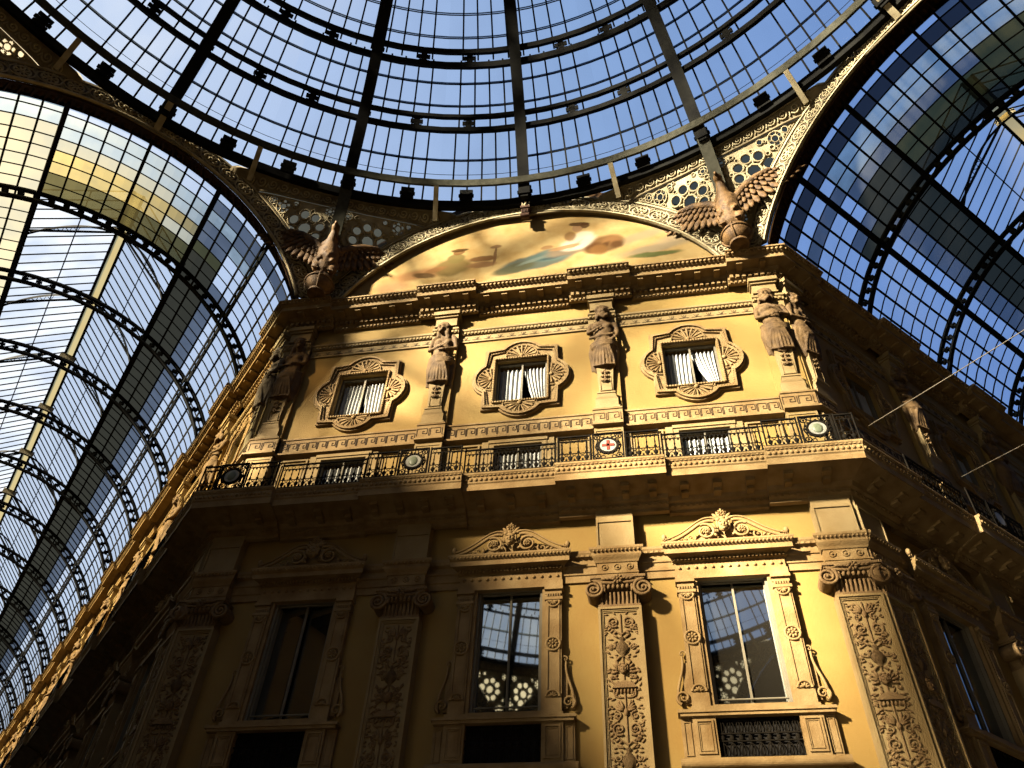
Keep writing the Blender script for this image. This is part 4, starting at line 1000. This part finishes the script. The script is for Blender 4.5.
# ------------------------------------------------------------------ pendentive spandrels
ZT, RT = 27.18, 16.95
def span_pt(u, z, off=0.0):
    """u metres round the ring from mid-side, z height -> point on the curved spandrel"""
    ph = u/17.4; x = KA*math.tan(ph); zb = ZA+sqrt(max(0, RO*RO-x*x)); rb = KA/cos(ph)
    t = (z-zb)/max(.05, ZT-zb); t = min(max(t, -.2), 1.15)
    r = rb+(RT-rb)*(t+.25*t*(1-t)) if rb > RT else rb+(RT-rb)*t
    r -= off
    return Vector((r*sin(ph), r*cos(ph), z))
def zbot(u): x = KA*math.tan(u/17.4); return ZA+sqrt(max(0, RO*RO-x*x))
UM = 17.4*pi/8
def make_spandrel():
    root = empty('spandrel')
    mb = MB(); n, m = 48, 8; rows = []
    for i in range(n+1):
        u = -UM+2*UM*i/n; zb = zbot(u); rows.append([span_pt(u, zb+(ZT-zb)*j/m, -.06) for j in range(m+1)])
    mb.loft(rows, caps=False, smooth=True, closed=False)
    mb.build('back_panel', M['spandrel'], root)
    mb = MB()
    def ring(u, z, r, w=.03, n_=14, th=.03):
        pts = [(u+r*cos(2*pi*i/n_), z+r*sin(2*pi*i/n_)) for i in range(n_+1)]
        if any(abs(p[0]) > UM-.05 or p[1] < zbot(p[0])+.04 or p[1] > 26.60 for p in pts[:: max(1, n_//7)]): return False
        mb.tube([span_pt(p[0], p[1], .02) for p in pts], w, 4); return True
    for s_ in (-1, 1):
        cu, cz = s_*5.72, 25.62
        ring(cu, cz, .82, .035, 32); ring(cu, cz, .24, .045, 8)
        for k in range(8):
            a = 2*pi*k/8+.2; ring(cu+.52*cos(a), cz+.52*sin(a), .19, .05, 12)
            a2 = a+pi/8; mb.tube([span_pt(cu+.26*cos(a2), cz+.26*sin(a2), .02), span_pt(cu+.44*cos(a2), cz+.44*sin(a2), .02)], .04, 4)
            ring(cu+.70*cos(a2), cz+.70*sin(a2), .07, .03, 8); ring(cu+.93*cos(a2), cz+.93*sin(a2), .085, .03, 8)
    rnd = random.Random(3); placed = []
    def ok(u, z, r):
        for s_ in (-1, 1):
            if math.hypot(u-s_*5.72, z-25.62) < .86+r: return False
        return all(math.hypot(u-a, z-b) > (r+c)*.92 for a, b, c in placed)
    for r in (.26, .20, .15, .11, .08, .055):
        for _ in range(1500):
            u = rnd.uniform(-UM, UM); z = rnd.uniform(max(zbot(u), 22.6), 26.6)
            if ok(u, z, r) and ring(u, z, r*.92, .024 if r > .1 else .02, 14 if r > .12 else 8):
                placed.append((u, z, r))
                if r > .14:
                    ring(u, z, r*.45, .022, 8)
                    for k in range(6): a = 2*pi*k/6; mb.tube([span_pt(u+r*.45*cos(a), z+r*.45*sin(a), .02), span_pt(u+r*.9*cos(a), z+r*.9*sin(a), .02)], .016, 4)
    # cast sheet between the openings
    cu_, cz_ = 5.72, 25.62
    holes = []
    for s_ in (-1, 1):
        holes.append((s_*cu_, cz_, .24))
        for k in range(8): a = 2*pi*k/8+.2; holes.append((s_*cu_+.52*cos(a), cz_+.52*sin(a), .185))
    holes += [(u, z, r*.80) for u, z, r in placed if .09 < r < .14]+[(u, z, r*.40) for u, z, r in placed if r > .14]
    for u, z, r in placed:
        if r > .14: holes += [(u+r*.66*cos(2*pi*(k+.5)/6), z+r*.66*sin(2*pi*(k+.5)/6), r*.20) for k in range(6)]
    du = .035; nu_ = int(2*UM/du); vs = []; fs = []; idx = {}
    def vid(i, j):
        if (i, j) not in idx:
            u = -UM+i*2*UM/nu_; z = 26.64-j*du; z = max(z, zbot(u)); idx[(i, j)] = len(vs); vs.append(span_pt(u, z, -.01))
        return idx[(i, j)]
    from collections import defaultdict
    grid = defaultdict(list)
    for h in holes: grid[int((h[0]+10)/1.0)].append(h)
    for i in range(nu_):
        u = -UM+(i+.5)*2*UM/nu_; zb = zbot(u); j = 0; near_h = [h for q in (-1, 0, 1) for h in grid[int((u+10)/1.0)+q]]
        while 26.64-j*du > zb:
            z = 26.64-(j+.5)*du
            if not any((u-h[0])**2+(z-h[1])**2 < h[2]**2 for h in near_h): fs.append((vid(i,j), vid(i,j+1), vid(i+1,j+1), vid(i+1,j)))
            j += 1
    sh = MB(); sh.add(vs, fs, True); sh.build('pierced_sheet', M['creamiron'], root)
    # border next to the arch and top border
    for off in (.04, .10):
        for s_ in (-1, 1):
            mb.tube([span_pt(s_*(1.0+i*(UM-1.1)/30), zbot(1.0+i*(UM-1.1)/30)+off, .02) for i in range(31) if zbot(1.0+i*(UM-1.1)/30)+off < 26.6], .02, 4)
    mb.build('tracery', M['creamiron'], root)
    # running scroll frieze
    mb = MB(); n = 60
    mb.loft([[span_pt(-UM+2*UM*i/n, 26.70, 0), span_pt(-UM+2*UM*i/n, 27.14, 0)] for i in range(n+1)], caps=False, closed=False)
    for z, w in ((26.66, .045), (27.12, .035)): mb.tube([span_pt(-UM+2*UM*i/n, z, .03) for i in range(n+1)], w, 5)
    mb.build('frieze_ground', M['friezeground'], root)
    mb = MB(); k = 34
    for i in range(k):
        u = -UM+2*UM*(i+.5)/k; pts = []; rs = []
        for j in range(17):
            t = j/16; a = pi*1.0+2*pi*1.5*t; r = .14*(1-t)+.025; pts.append(span_pt(u+r*cos(a)*(1), 26.92+r*sin(a), .03)); rs.append(.036-.010*t)
        mb.tube([span_pt(u-.22, 26.78, .03)]+pts, [.03]+rs, 4)
    mb.build('running_scroll', M['creamiron'], root)
    return root
ps = make_spandrel()
for az, lb in ((0,'pierced cream iron spandrel above the painted lunette'),(-45,'pierced iron spandrel above the left vault arch, in shade'),(45,'pierced cream iron spandrel above the right vault arch'),(180,'pierced iron spandrel of the far octagon side, mirrored in the tall windows'),(135,'pierced iron spandrel behind the viewer, mirrored in the tall windows'),(225,'pierced iron spandrel over the sunward arm behind the viewer')):
    o = copy_tree(ps); o.name = 'spandrel'; o.rotation_euler = (0, 0, -RD(az)); tag(o, lb, 'spandrel', 'pierced spandrels under the dome')
kill(ps)

# ------------------------------------------------------------------ dome
ZC, RC = 19.8, 18.35
def dr(z, off=0): return sqrt(max(0, RC*RC-(z-ZC)**2))-off
def dp(az, z, off=0.0):
    """point on the dome; off moves inwards along the sphere normal"""
    r = dr(z); k = (RC-off)/RC; return Vector((r*k*sin(az), r*k*cos(az), ZC+(z-ZC)*k))
dome = empty('glass_dome', label='iron and glass dome over the octagon with dark ribs and rings', cat='dome')
TIERS = [(27.15, 27.75, 12, 1), (27.75, 30.1, 12, 2), (30.1, 32.25, 10, 3), (32.25, 34.1, 9, 3), (34.1, 35.6, 8, 2), (35.6, 36.8, 6, 2), (36.8, 37.7, 4, 2)]
sec = pi/8
def rib(az, z0, z1, w, off0, off1, material, name='rib', n=22, parent=dome):
    mb = MB(); rings = []; t = Vector((cos(az), -sin(az), 0))
    for i in range(n+1):
        z = z0+(z1-z0)*i/n; a, b = dp(az, z, off0), dp(az, z, off1)
        rings.append([a-t*w/2, a+t*w/2, b+t*w/2, b-t*w/2])
    mb.loft(rings, smooth=False); return mb.build(name, material, parent)
# first sector, then copies turned round the axis
gl = MB()
for z0, z1, nb, nr in TIERS:
    rows = []
    nz = max(2, nr*2)
    rows = [[dp(-sec/2+sec*j/8, z0+(z1-z0)*i/nz) for j in range(9)] for i in range(nz+1)]
    gl.loft(rows, caps=False, closed=False)
g0 = gl.build('glazing', M['glass'], dome)
gb = MB(); lp = MB()
for z0, z1, nb, nr in TIERS:
    for i in range(1, nb):
        a = -sec/2+sec*i/nb; t = Vector((cos(a), -sin(a), 0)); k = 4
        for j in range(k): gb.bar(dp(a, z0+(z1-z0)*j/k, .05), dp(a, z0+(z1-z0)*(j+1)/k, .05), .06, .04, up=dp(a, z0)-Vector((0,0,ZC)))
    for i in range(1, nr):
        z = z0+(z1-z0)*i/nr
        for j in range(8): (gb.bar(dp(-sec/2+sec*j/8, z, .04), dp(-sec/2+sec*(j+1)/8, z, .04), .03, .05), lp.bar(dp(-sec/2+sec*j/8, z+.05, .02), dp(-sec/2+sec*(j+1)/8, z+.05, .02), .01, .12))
    if 27 < z0 < 31:
        z = z0+.62*(z1-z0)/1.6
for z in (28.35,): 
    for j in range(8): gb.bar(dp(-sec/2+sec*j/8, z, .14), dp(-sec/2+sec*(j+1)/8, z, .14), .015, .015)
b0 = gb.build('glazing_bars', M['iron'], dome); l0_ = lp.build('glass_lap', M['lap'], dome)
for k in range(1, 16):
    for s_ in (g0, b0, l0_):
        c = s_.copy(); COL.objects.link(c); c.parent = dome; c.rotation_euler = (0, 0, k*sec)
g0.rotation_euler = (0, 0, 0)
for k in range(16):
    pass
r0 = rib(sec/2, 27.2, 37.8, .27, -.02, .42, M['iron'])
f0 = MB(); rings = []
for s_off, w in ((.42, .42),):
    az = sec/2; t = Vector((cos(az), -sin(az), 0))
    rr = []
    for i in range(23):
        z = 27.3+(37.7-27.3)*i/22; a, b = dp(az, z, .42), dp(az, z, .46); rr.append([a-t*w/2, a+t*w/2, b+t*w/2, b-t*w/2])
    f0.loft(rr, smooth=False)
fl = f0.build('flange', M['iron'], r0)
for o_ in (r0,): o_.rotation_euler = (0, 0, sec/2)
for k in range(1, 16):
    c = copy_tree(r0, dome); c.rotation_euler = (0, 0, sec/2+k*sec)
def ringbeam(z, off, w, h, material, name='ring_beam', n=96, up=None):
    mb = MB(); pr = []
    for i in range(n+1):
        a = 2*pi*i/n; c = dp(a, z, off); e = Vector((sin(a), cos(a), 0)); nrm = (c-Vector((0,0,ZC))).normalized(); tz = nrm.cross(Vector((cos(a), -sin(a), 0))).normalized()
        pr.append([c-nrm*w/2-tz*h/2, c+nrm*w/2-tz*h/2, c+nrm*w/2+tz*h/2, c-nrm*w/2+tz*h/2])
    mb.loft(pr, caps=False, smooth=False); return mb.build(name, material, dome)
rb_ = ringbeam(27.80, .50, .12, .25, M['plate']); rb_['label'] = 'broad riveted ring plate'
ringbeam(27.22, .0, .26, .28, M['iron'])
for z, h in ((29.92, .16), (30.38, .12), (32.02, .20), (32.42, .16), (34.0, .14), (34.35, .12), (35.6, .2), (36.8, .2), (37.7, .4)): ringbeam(z, .25, .22, h, M['iron'])
# bow-tie spacers between each pair of rings
mb = MB()
def spacer(mb, az, za, zb, off, w):
    t = Vector((cos(az), -sin(az), 0)); a, b = dp(az, za, off), dp(az, zb, off); mid = (a+b)/2; nrm = (mid-Vector((0,0,ZC))).normalized()*.04; h = b-a
    for s_, q in ((0, 1), (1, 1)):
        c = a+h*(.14 if s_ == 0 else .86); mb.obox(c, t*w, h*.14, nrm)
    mb.obox(mid, t*w*.55, h*.5, nrm)
    mb.obox(mid, t*w*1.15, h*.12, nrm)
for (za, zb, off) in ((27.28, 27.72, .2), (29.9, 30.4, .28), (32.0, 32.45, .28)):
    for i in range(3): spacer(mb, -sec/2+sec*(i+.5)/3, za, zb, off, .24 if za < 28 else .20)
s0 = mb.build('spacer_blocks', M['iron'], dome)
for k in range(1, 16): c = s0.copy(); COL.objects.link(c); c.parent = dome; c.rotation_euler = (0, 0, k*sec)
# light brackets from the ring down to the arches
def bracket(az, z1, w, material, r1, name='bracket'):
    mb = MB(); az = RD(az); e = Vector((sin(az), cos(az), 0)); t = Vector((cos(az), -sin(az), 0))
    a = dp(az, 27.66, .55); b = e*r1+Vector((0,0,z1)); d = (a-b)/2; n_ = d.normalized().cross(t)
    mb.obox((a+b)/2, t*w/2, d, n_*.05); return mb.build(name, material, dome)
for s_ in (0, -45, 45, 180, 135):
    for k in (-11.25, 11.25): bracket(s_+k, 26.62+(0), .17, M['creamiron'], 17.05)
for s_ in (-45, 45): bracket(s_, 26.75, .2, M['creamiron'], 16.92)
# decorated bracket over the middle of the lunette
mb = MB(); mb.box(-.14, .14, 16.72, 16.84, 26.72, 27.7); mb.rect_frame(-.14, .14, 26.8, 27.6, .03, 16.69, 16.72)
for k in range(5): mb.ell((0,16.69,26.95+.13*k), (.05,.04,.05), 6, 5)
mb.build('bracket', M['creamiron'], dome)
mb = MB(); mb.box(-.17, .17, 16.62, 16.9, 26.62, 26.74); mb.box(-.14, .14, 16.68, 16.92, 26.25, 26.62); spiral(mb, 0, 26.22, .1, 1.2, 1, 16.7, .04); mb.tube([(-.15,16.72,26.2),(.15,16.72,26.2)], .10, 10)
for k in range(5): mb.ell((-.10+.05*k,16.66,26.45), (.02,.03,.16), 5, 4)
c = mb.build('corbel', M['rust'], dome); c['label'] = 'rust red scrolled corbel'
# struts at the octagon corners, running down behind the eagles
for az in (22.5, -22.5, 67.5, -67.5, 157.5, -157.5, 112.5):
    mb = MB(); a_ = RD(az); e = Vector((sin(a_), cos(a_), 0)); t = Vector((cos(a_), -sin(a_), 0)); rr = []
    for i in range(9):
        f = i/8; z = 22.6+(27.6-22.6)*f; c = dp(a_, z, .22); d = e*.10
        rr.append([c-t*.20-d, c+t*.20-d, c+t*.20+d, c-t*.20+d])
    mb.loft(rr, smooth=False)
    mb.build('corner_strut', M['plate'], dome)
mb = MB(); mb.ell((0,0,37.9), (3.6,3.6,.7), 32, 8); mb.build('crown_cap', M['iron'], dome)

# ------------------------------------------------------------------ barrel vaults over the arms
VR, VZ = 7.25, 19.8
def make_vault(az, nbay, label, facade_side, name):
    """local frame: +y along the arm (t), x across; turned to azimuth az"""
    root = empty('glass_vault', label=label, cat='vault'); root.rotation_euler = (0, 0, -RD(az))
    T0 = 17.5; TR = [21.72+4.27*k for k in range(nbay)]
    cuts = [T0]+TR
    def P(t, a, r=VR): return Vector((r*sin(a), t, VZ+r*cos(a)))
    A = RD(21.6); AE = RD(68)
    ang = []
    k = -12
    edges = [RD(21.6*k/4) for k in range(-12, 13)]+[]
    edges = [-AE]+[a for a in edges if abs(a) < AE-.02]+[AE]
    names = ['glass', 'yellow', 'pale', 'olive', 'walkway', 'cream', 'louvre', 'grey']
    mats = [M['glass_r'] if az == 45 else M['glass'], M['glass_yellow'], M['glass_pale'], M['glass_olive'], M['glass_walkway'], M['glass_cream'], M['glass_louvre'], M['glass_grey'], M['hazy']]
    for b in range(len(cuts)-1):
        t0, t1 = cuts[b], cuts[b+1]; mb = MB(); mb2 = MB(); np_ = 8; mb_main = mb
        for i in range(len(edges)-1):
            a0, a1 = edges[i], edges[i+1]; am = math.degrees((a0+a1)/2)
            mb = mb_main if (b == 0 or am < 0) else mb2
            sub = 2
            for j in range(np_):
                ta, tb = t0+(t1-t0)*j/np_, t0+(t1-t0)*(j+1)/np_; tm = (ta+tb)/2
                if b > 0 and abs(am) < 21.6: continue
                q = 0; sid = am*facade_side   # positive on the facade side of the arm
                if az > 90: q = 8
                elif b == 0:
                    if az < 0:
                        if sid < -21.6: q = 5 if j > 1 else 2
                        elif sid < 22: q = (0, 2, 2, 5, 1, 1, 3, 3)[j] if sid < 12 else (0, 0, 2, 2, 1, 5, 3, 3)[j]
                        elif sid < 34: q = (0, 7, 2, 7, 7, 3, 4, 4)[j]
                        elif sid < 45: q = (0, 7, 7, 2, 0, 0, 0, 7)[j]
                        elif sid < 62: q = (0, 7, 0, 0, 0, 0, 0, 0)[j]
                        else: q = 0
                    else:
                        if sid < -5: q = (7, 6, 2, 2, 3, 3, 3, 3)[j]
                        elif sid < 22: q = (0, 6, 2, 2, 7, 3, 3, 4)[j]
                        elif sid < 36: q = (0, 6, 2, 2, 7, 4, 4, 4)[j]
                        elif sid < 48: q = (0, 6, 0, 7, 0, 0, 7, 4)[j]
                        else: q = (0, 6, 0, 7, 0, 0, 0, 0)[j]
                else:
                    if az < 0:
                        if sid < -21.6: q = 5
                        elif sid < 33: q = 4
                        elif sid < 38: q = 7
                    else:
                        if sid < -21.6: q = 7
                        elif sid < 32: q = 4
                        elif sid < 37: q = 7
                mb.cm = q
                am2 = (a0+a1)/2
                mb.add([P(ta,a0), P(ta,am2), P(ta,a1), P(tb,a1), P(tb,am2), P(tb,a0)], [(0,1,4,5),(1,2,3,4)])
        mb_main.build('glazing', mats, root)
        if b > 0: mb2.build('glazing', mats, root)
        mb = MB()
        for j in range(1, np_):
            t = t0+(t1-t0)*j/np_
            segs = [(-AE, AE)] if b == 0 else [(-AE, -A), (A, AE)]
            for u, v in segs:
                k_ = max(4, int((v-u)/.09)); mb.tube([P(t, u+(v-u)*i/k_, VR-.03) for i in range(k_+1)], .030, 4)
        for a in edges[1:-1]:
            if b > 0 and abs(a) < A-.01: continue
            big = abs((math.degrees(a)/21.6)-round(math.degrees(a)/21.6)) < .01
            if not big: mb.bar(P(t0,a,VR-.02), P(t1,a,VR-.02), .065, .04, P(0,a)-Vector((0,0,VZ)))
        mb.build('glazing_bars', M['iron'], root)
    TE = cuts[-1]
    # purlins
    for k in range(-3, 4):
        if k == 0: segs = (T0, TR[0])
        else: segs = (T0, TE)
        a = RD(21.6*k); mb = MB(); w = .16 if abs(k) == 1 else .10
        nrm = P(0,a)-Vector((0,0,VZ))
        mb.bar(P(segs[0],a,VR-.10), P(segs[1],a,VR-.10), w, .10, nrm)
        if abs(k) == 2:
            mb.bar(P(segs[0],a,VR-.30), P(segs[1],a,VR-.30), .06, .06, nrm)
            n_ = int((segs[1]-segs[0])/.53)
            for i in range(n_):
                ta = segs[0]+(segs[1]-segs[0])*i/n_; tb = segs[0]+(segs[1]-segs[0])*(i+1)/n_
                mb.bar(P(ta,a,VR-.30 if i % 2 else VR-.12), P(tb,a,VR-.12 if i % 2 else VR-.30), .03, .03, nrm)
        mb.build('purlin', M['iron'], root)
    # lattice ribs
    def lattice():
        mb = MB(); n_ = 34; r0, r1 = VR-.08, VR-.50
        for r, w, h in ((r0,.16,.09),(r1,.16,.08)):
            pr = []
            for i in range(n_*1+1):
                a = -AE+2*AE*i/n_; e = Vector((sin(a),0,cos(a))); c = P(0,a,r); pr.append([c-e*h/2-Vector((0,w/2,0)), c-e*h/2+Vector((0,w/2,0)), c+e*h/2+Vector((0,w/2,0)), c+e*h/2-Vector((0,w/2,0))])
            mb.loft(pr, smooth=False)
        for i in range(n_//1):
            a = -AE+2*AE*(i+.5)/n_
            if i % 1 == 0:
                e = Vector((sin(a),0,cos(a))); tt = Vector((cos(a),0,-sin(a))); c = P(0,a,(r0+r1)/2)
                mb.obox(c, tt*.05, (0,.05,0), e*.20); mb.obox(c, tt*.11, (0,.04,0), e*.04)
                for s_ in (-1, 1): mb.obox(c+e*(s_*.16), tt*.13, (0,.04,0), e*.035)
        return mb
    l0 = lattice().build('lattice_rib', M['iron'], root); l0.location = (0, TR[0], 0)
    for t in TR[1:]: c = l0.copy(); COL.objects.link(c); c.parent = root; c.location = (0, t, 0)
    # tie chord at the mouth
    # raised skylight along the crown
    hx = VR*sin(A)-.02; zE = VZ+VR*cos(A); RZ = 29.15; zc = zE+.22
    mb = MB(); t0 = TR[0]
    for s_ in (-1, 1):
        mb.box(min(s_*hx, s_*(hx+.10)), max(s_*hx, s_*(hx+.10)), t0, TE, zE-.12, zc)
        mb.bar((s_*hx, t0, zE-.25), (s_*hx, TE, zE-.25), .07, .07)
        k_ = int((TE-t0)/.45)
        for i in range(k_): y = t0+(TE-t0)*(i+.5)/k_; mb.bar((s_*hx, y-.16, zE-.12), (s_*hx, y, zE-.25), .03, .03); mb.bar((s_*hx, y+.16, zE-.12), (s_*hx, y, zE-.25), .03, .03)
    mb.build('skylight_curb', M['iron'], root)
    mb = MB()
    mb.add([(hx,t0,zc),(hx,TE,zc),(.22,TE,RZ),(.22,t0,RZ)], [(0,1,2,3)]); mb.add([(-hx,t0,zc),(-.22,t0,RZ),(-.22,TE,RZ),(-hx,TE,zc)], [(0,1,2,3)])
    mb.add([(hx,t0,zc),(.22,t0,RZ),(-.22,t0,RZ),(-hx,t0,zc)], [(0,1,2,3)])
    mb.build('skylight_glazing', M['glass'], root)
    mb = MB(); k_ = int((TE-t0)/.50)
    for i in range(k_+1):
        y = t0+(TE-t0)*i/k_
        for s_ in (-1, 1): mb.bar((s_*hx, y, zc-.03), (s_*.2, y, RZ-.03), .026, .05)
    for s_ in (-1, 1):
        for f in (.52,): mb.bar((s_*(hx+(.2-hx)*f), t0, zc+(RZ-zc)*f-.05), (s_*(hx+(.2-hx)*f), TE, zc+(RZ-zc)*f-.05), .035, .07)
    mb.build('skylight_bars', M['iron'], root)
    mb = MB(); mb.box(-.24, -.14, t0, TE, RZ-.10, RZ+.03); mb.box(.14, .24, t0, TE, RZ-.10, RZ+.03); mb.build('ridge_rails', M['iron'], root)
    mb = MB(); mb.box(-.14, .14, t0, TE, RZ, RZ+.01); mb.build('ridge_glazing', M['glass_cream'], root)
    # arched braces carrying the skylight, mid bay
    def brace():
        mb = MB()
        for s_ in (-1, 1):
            pts = []; pt2 = []
            for i in range(13):
                f = i/12; x = hx*(1-f); z = zE-.1+(RZ-.35-zE+.1)*(1-(1-f)**2.1)
                pts.append((s_*x, 0, z))
            mb.tube(pts, .045, 5); mb.bar((s_*hx, 0, zc-.05), (0, 0, RZ-.12), .05, .08)
            for i in range(1, 7):
                f = i/12; x, z = s_*hx*(1-f), zc-.05+(RZ-.07-zc)*f
                mb.bar(pts[i], (x, 0, z), .02, .02); mb.bar(pts[i-1], (x, 0, z), .02, .02)
        return mb
    b0_ = brace().build('skylight_brace', M['iron'], root); b0_.location = (0, TR[0]+2.135, 0)
    mb = MB(); mb.box(-.35, .35, -.04, .04, RZ-.35, RZ-.05); p0 = mb.build('ridge_plate', M['creamiron'], b0_)
    for t in TR[1:-1]: c = copy_tree(b0_, root); c.location = (0, t+2.135, 0)
    # wall plate below the springing of the glass on either side
    for s_ in (-1, 1):
        mb = MB(); x = VR*sin(AE); mb.box(min(s_*(x-.1), s_*(x+.35)), max(s_*(x-.1), s_*(x+.35)), T0, TE, 22.2, VZ+VR*cos(AE)+.05); mb.build('eaves_beam', M['iron'], root)
    mb = MB()
    return root
make_vault(-45, 12, 'long barrel vault of iron and glass over the left arm with raised skylight', 1, 'l')
make_vault(225, 5, 'glass vault of the arm behind the viewer where the sun enters', 1, 's')
make_vault(45, 6, 'barrel vault of iron and glass over the right arm with deep blue panes', -1, 'r')

# ------------------------------------------------------------------ eagles
def make_eagle():
    root = empty('eagle')
    mb = MB()
    mb.tube([(0,.05,.72),(0,-.04,1.0),(0,-.12,1.40),(0,-.20,1.78),(0,-.36,2.06),(.02,-.52,2.24),(.03,-.60,2.36)], [.14,.28,.34,.31,.20,.14,.12], 16)
    mb.ell((.03,-.68,2.42), (.13,.18,.13), 12, 8); mb.tube([(.03,-.82,2.43),(.03,-.94,2.39),(.03,-.97,2.28)], [.065,.045,.012], 8)
    for s_ in (-1, 1):
        mb.ell((.03+s_*.09,-.74,2.47), (.04,.06,.025), 8, 5)
        mb.tube([(s_*.16,-.12,1.15),(s_*.24,-.2,.98),(s_*.22,-.22,.80)], [.19,.14,.06], 10)
        for k in range(3): mb.tube([(s_*.22,-.22,.84),(s_*.22+.07*(k-1),-.36,.80),(s_*.22+.09*(k-1),-.42,.70)], [.04,.035,.012], 6)
        mb.tube([(s_*.12,0,1.85),(s_*.45,.0,2.12)], [.20,.14], 10)
        mb.ell((s_*.30,-.02,1.75), (.26,.12,.30), 12, 8)
    # tail
    for k in range(5): mb.tube([(0,.1,1.1),(.09*(k-2),.2,.7),(.14*(k-2),.22,.35)], [.08,.07,.04], 6)
    for k in range(40):  # breast feathers
        rr = random.Random(k); a = rr.uniform(pi, 2*pi); z = rr.uniform(1.15, 2.05)
        mb.ell((.33*cos(a), -.12+.33*sin(a), z), (.06,.04,.09), 6, 5)
    sculpt(mb, 'body', M['bronze'], .03, root, 1)
    for s_ in (-1, 1):
        mb = MB()
        J = [(.15,1.75),(.50,2.15),(.95,2.42),(1.35,2.50)]
        def arm_pt(f):
            f *= 3; i = min(2, int(f)); g = f-i; return (J[i][0]+(J[i+1][0]-J[i][0])*g, J[i][1]+(J[i+1][1]-J[i][1])*g)
        mb.tube([(s_*x, -.20, z) for x, z in J], [.13,.13,.11,.07], 10)
        for row, (n_, La, Lb, w, y) in enumerate(((13,.95,1.05,.20,.10),(12,.58,.62,.17,.04),(11,.34,.36,.14,-.02),(10,.2,.2,.11,-.07))):
            for k in range(n_):
                f = k/(n_-1); x0, z0 = arm_pt(f*(1-.03*row)); a = -pi/2-.10+1.25*f**1.5; L_ = La+(Lb-La)*f
                A_ = a if s_ > 0 else pi-a
                leaf(mb, s_*x0, z0+.05, A_, L_, w, y+.008*k-.22, .035)
        w_ = mb.build('wing', M['bronze'], root)
    mb = MB()  # globe with bands, on a block
    Rg = .40
    mb.ell((0,-.05,.40), (Rg,Rg,Rg), 24, 16)
    mb.tube([((Rg+.01)*cos(t*pi/14), -.05, .40+(Rg+.01)*sin(t*pi/14)) for t in range(29)], .03, 5)
    mb.tube([(0, -.05+(Rg+.01)*cos(t*pi/14), .40+(Rg+.01)*sin(t*pi/14)) for t in range(29)], .03, 5)
    mb.tube([((Rg+.01)*cos(t*pi/14), -.05+(Rg+.01)*sin(t*pi/14), .40) for t in range(29)], .03, 5)
    mb.tube([(0,-.02,-.02),(0,-.02,.06)], .26, 14)
    mb.build('globe', M['bronze'], root)
    return root
eg = make_eagle(); eg.scale = (1, 1, 1)
for sx, lb in ((1, 'brown eagle with spread wings on a banded globe above the right cornice corner'), (-1, 'dark eagle with spread wings on a globe above the left cornice corner')):
    o = copy_tree(eg); o.name = 'eagle'; a = RD(22.5)*sx; r = 17.75
    o.location = (r*sin(a)*1.0, r*cos(a), 22.42); o.rotation_euler = (0, 0, -a); o.scale = (1.15, 1.15, 1.15); tag(o, lb, 'eagle statue', 'eagles under the dome')
kill(eg)

# ------------------------------------------------------------------ cables
def RAm(t, c, z): return Vector((t*q2+c*q2, t*q2-c*q2, z))
for t, z, lb, r in ((18.4, 15.45, 'bright thin cable running from the right arm railing across the arm', .011), (22.4, 15.9, 'faint thin cable crossing the right arm beyond the bright one', .006)):
    mb = MB(); mb.tube([RAm(t, -6.0+12.9*i/12, z+.25*(i/12)-.25*sin(pi*i/12)) for i in range(13)], r, 6)
    tag(mb.build('cable', M['cable']), lb, 'cable')
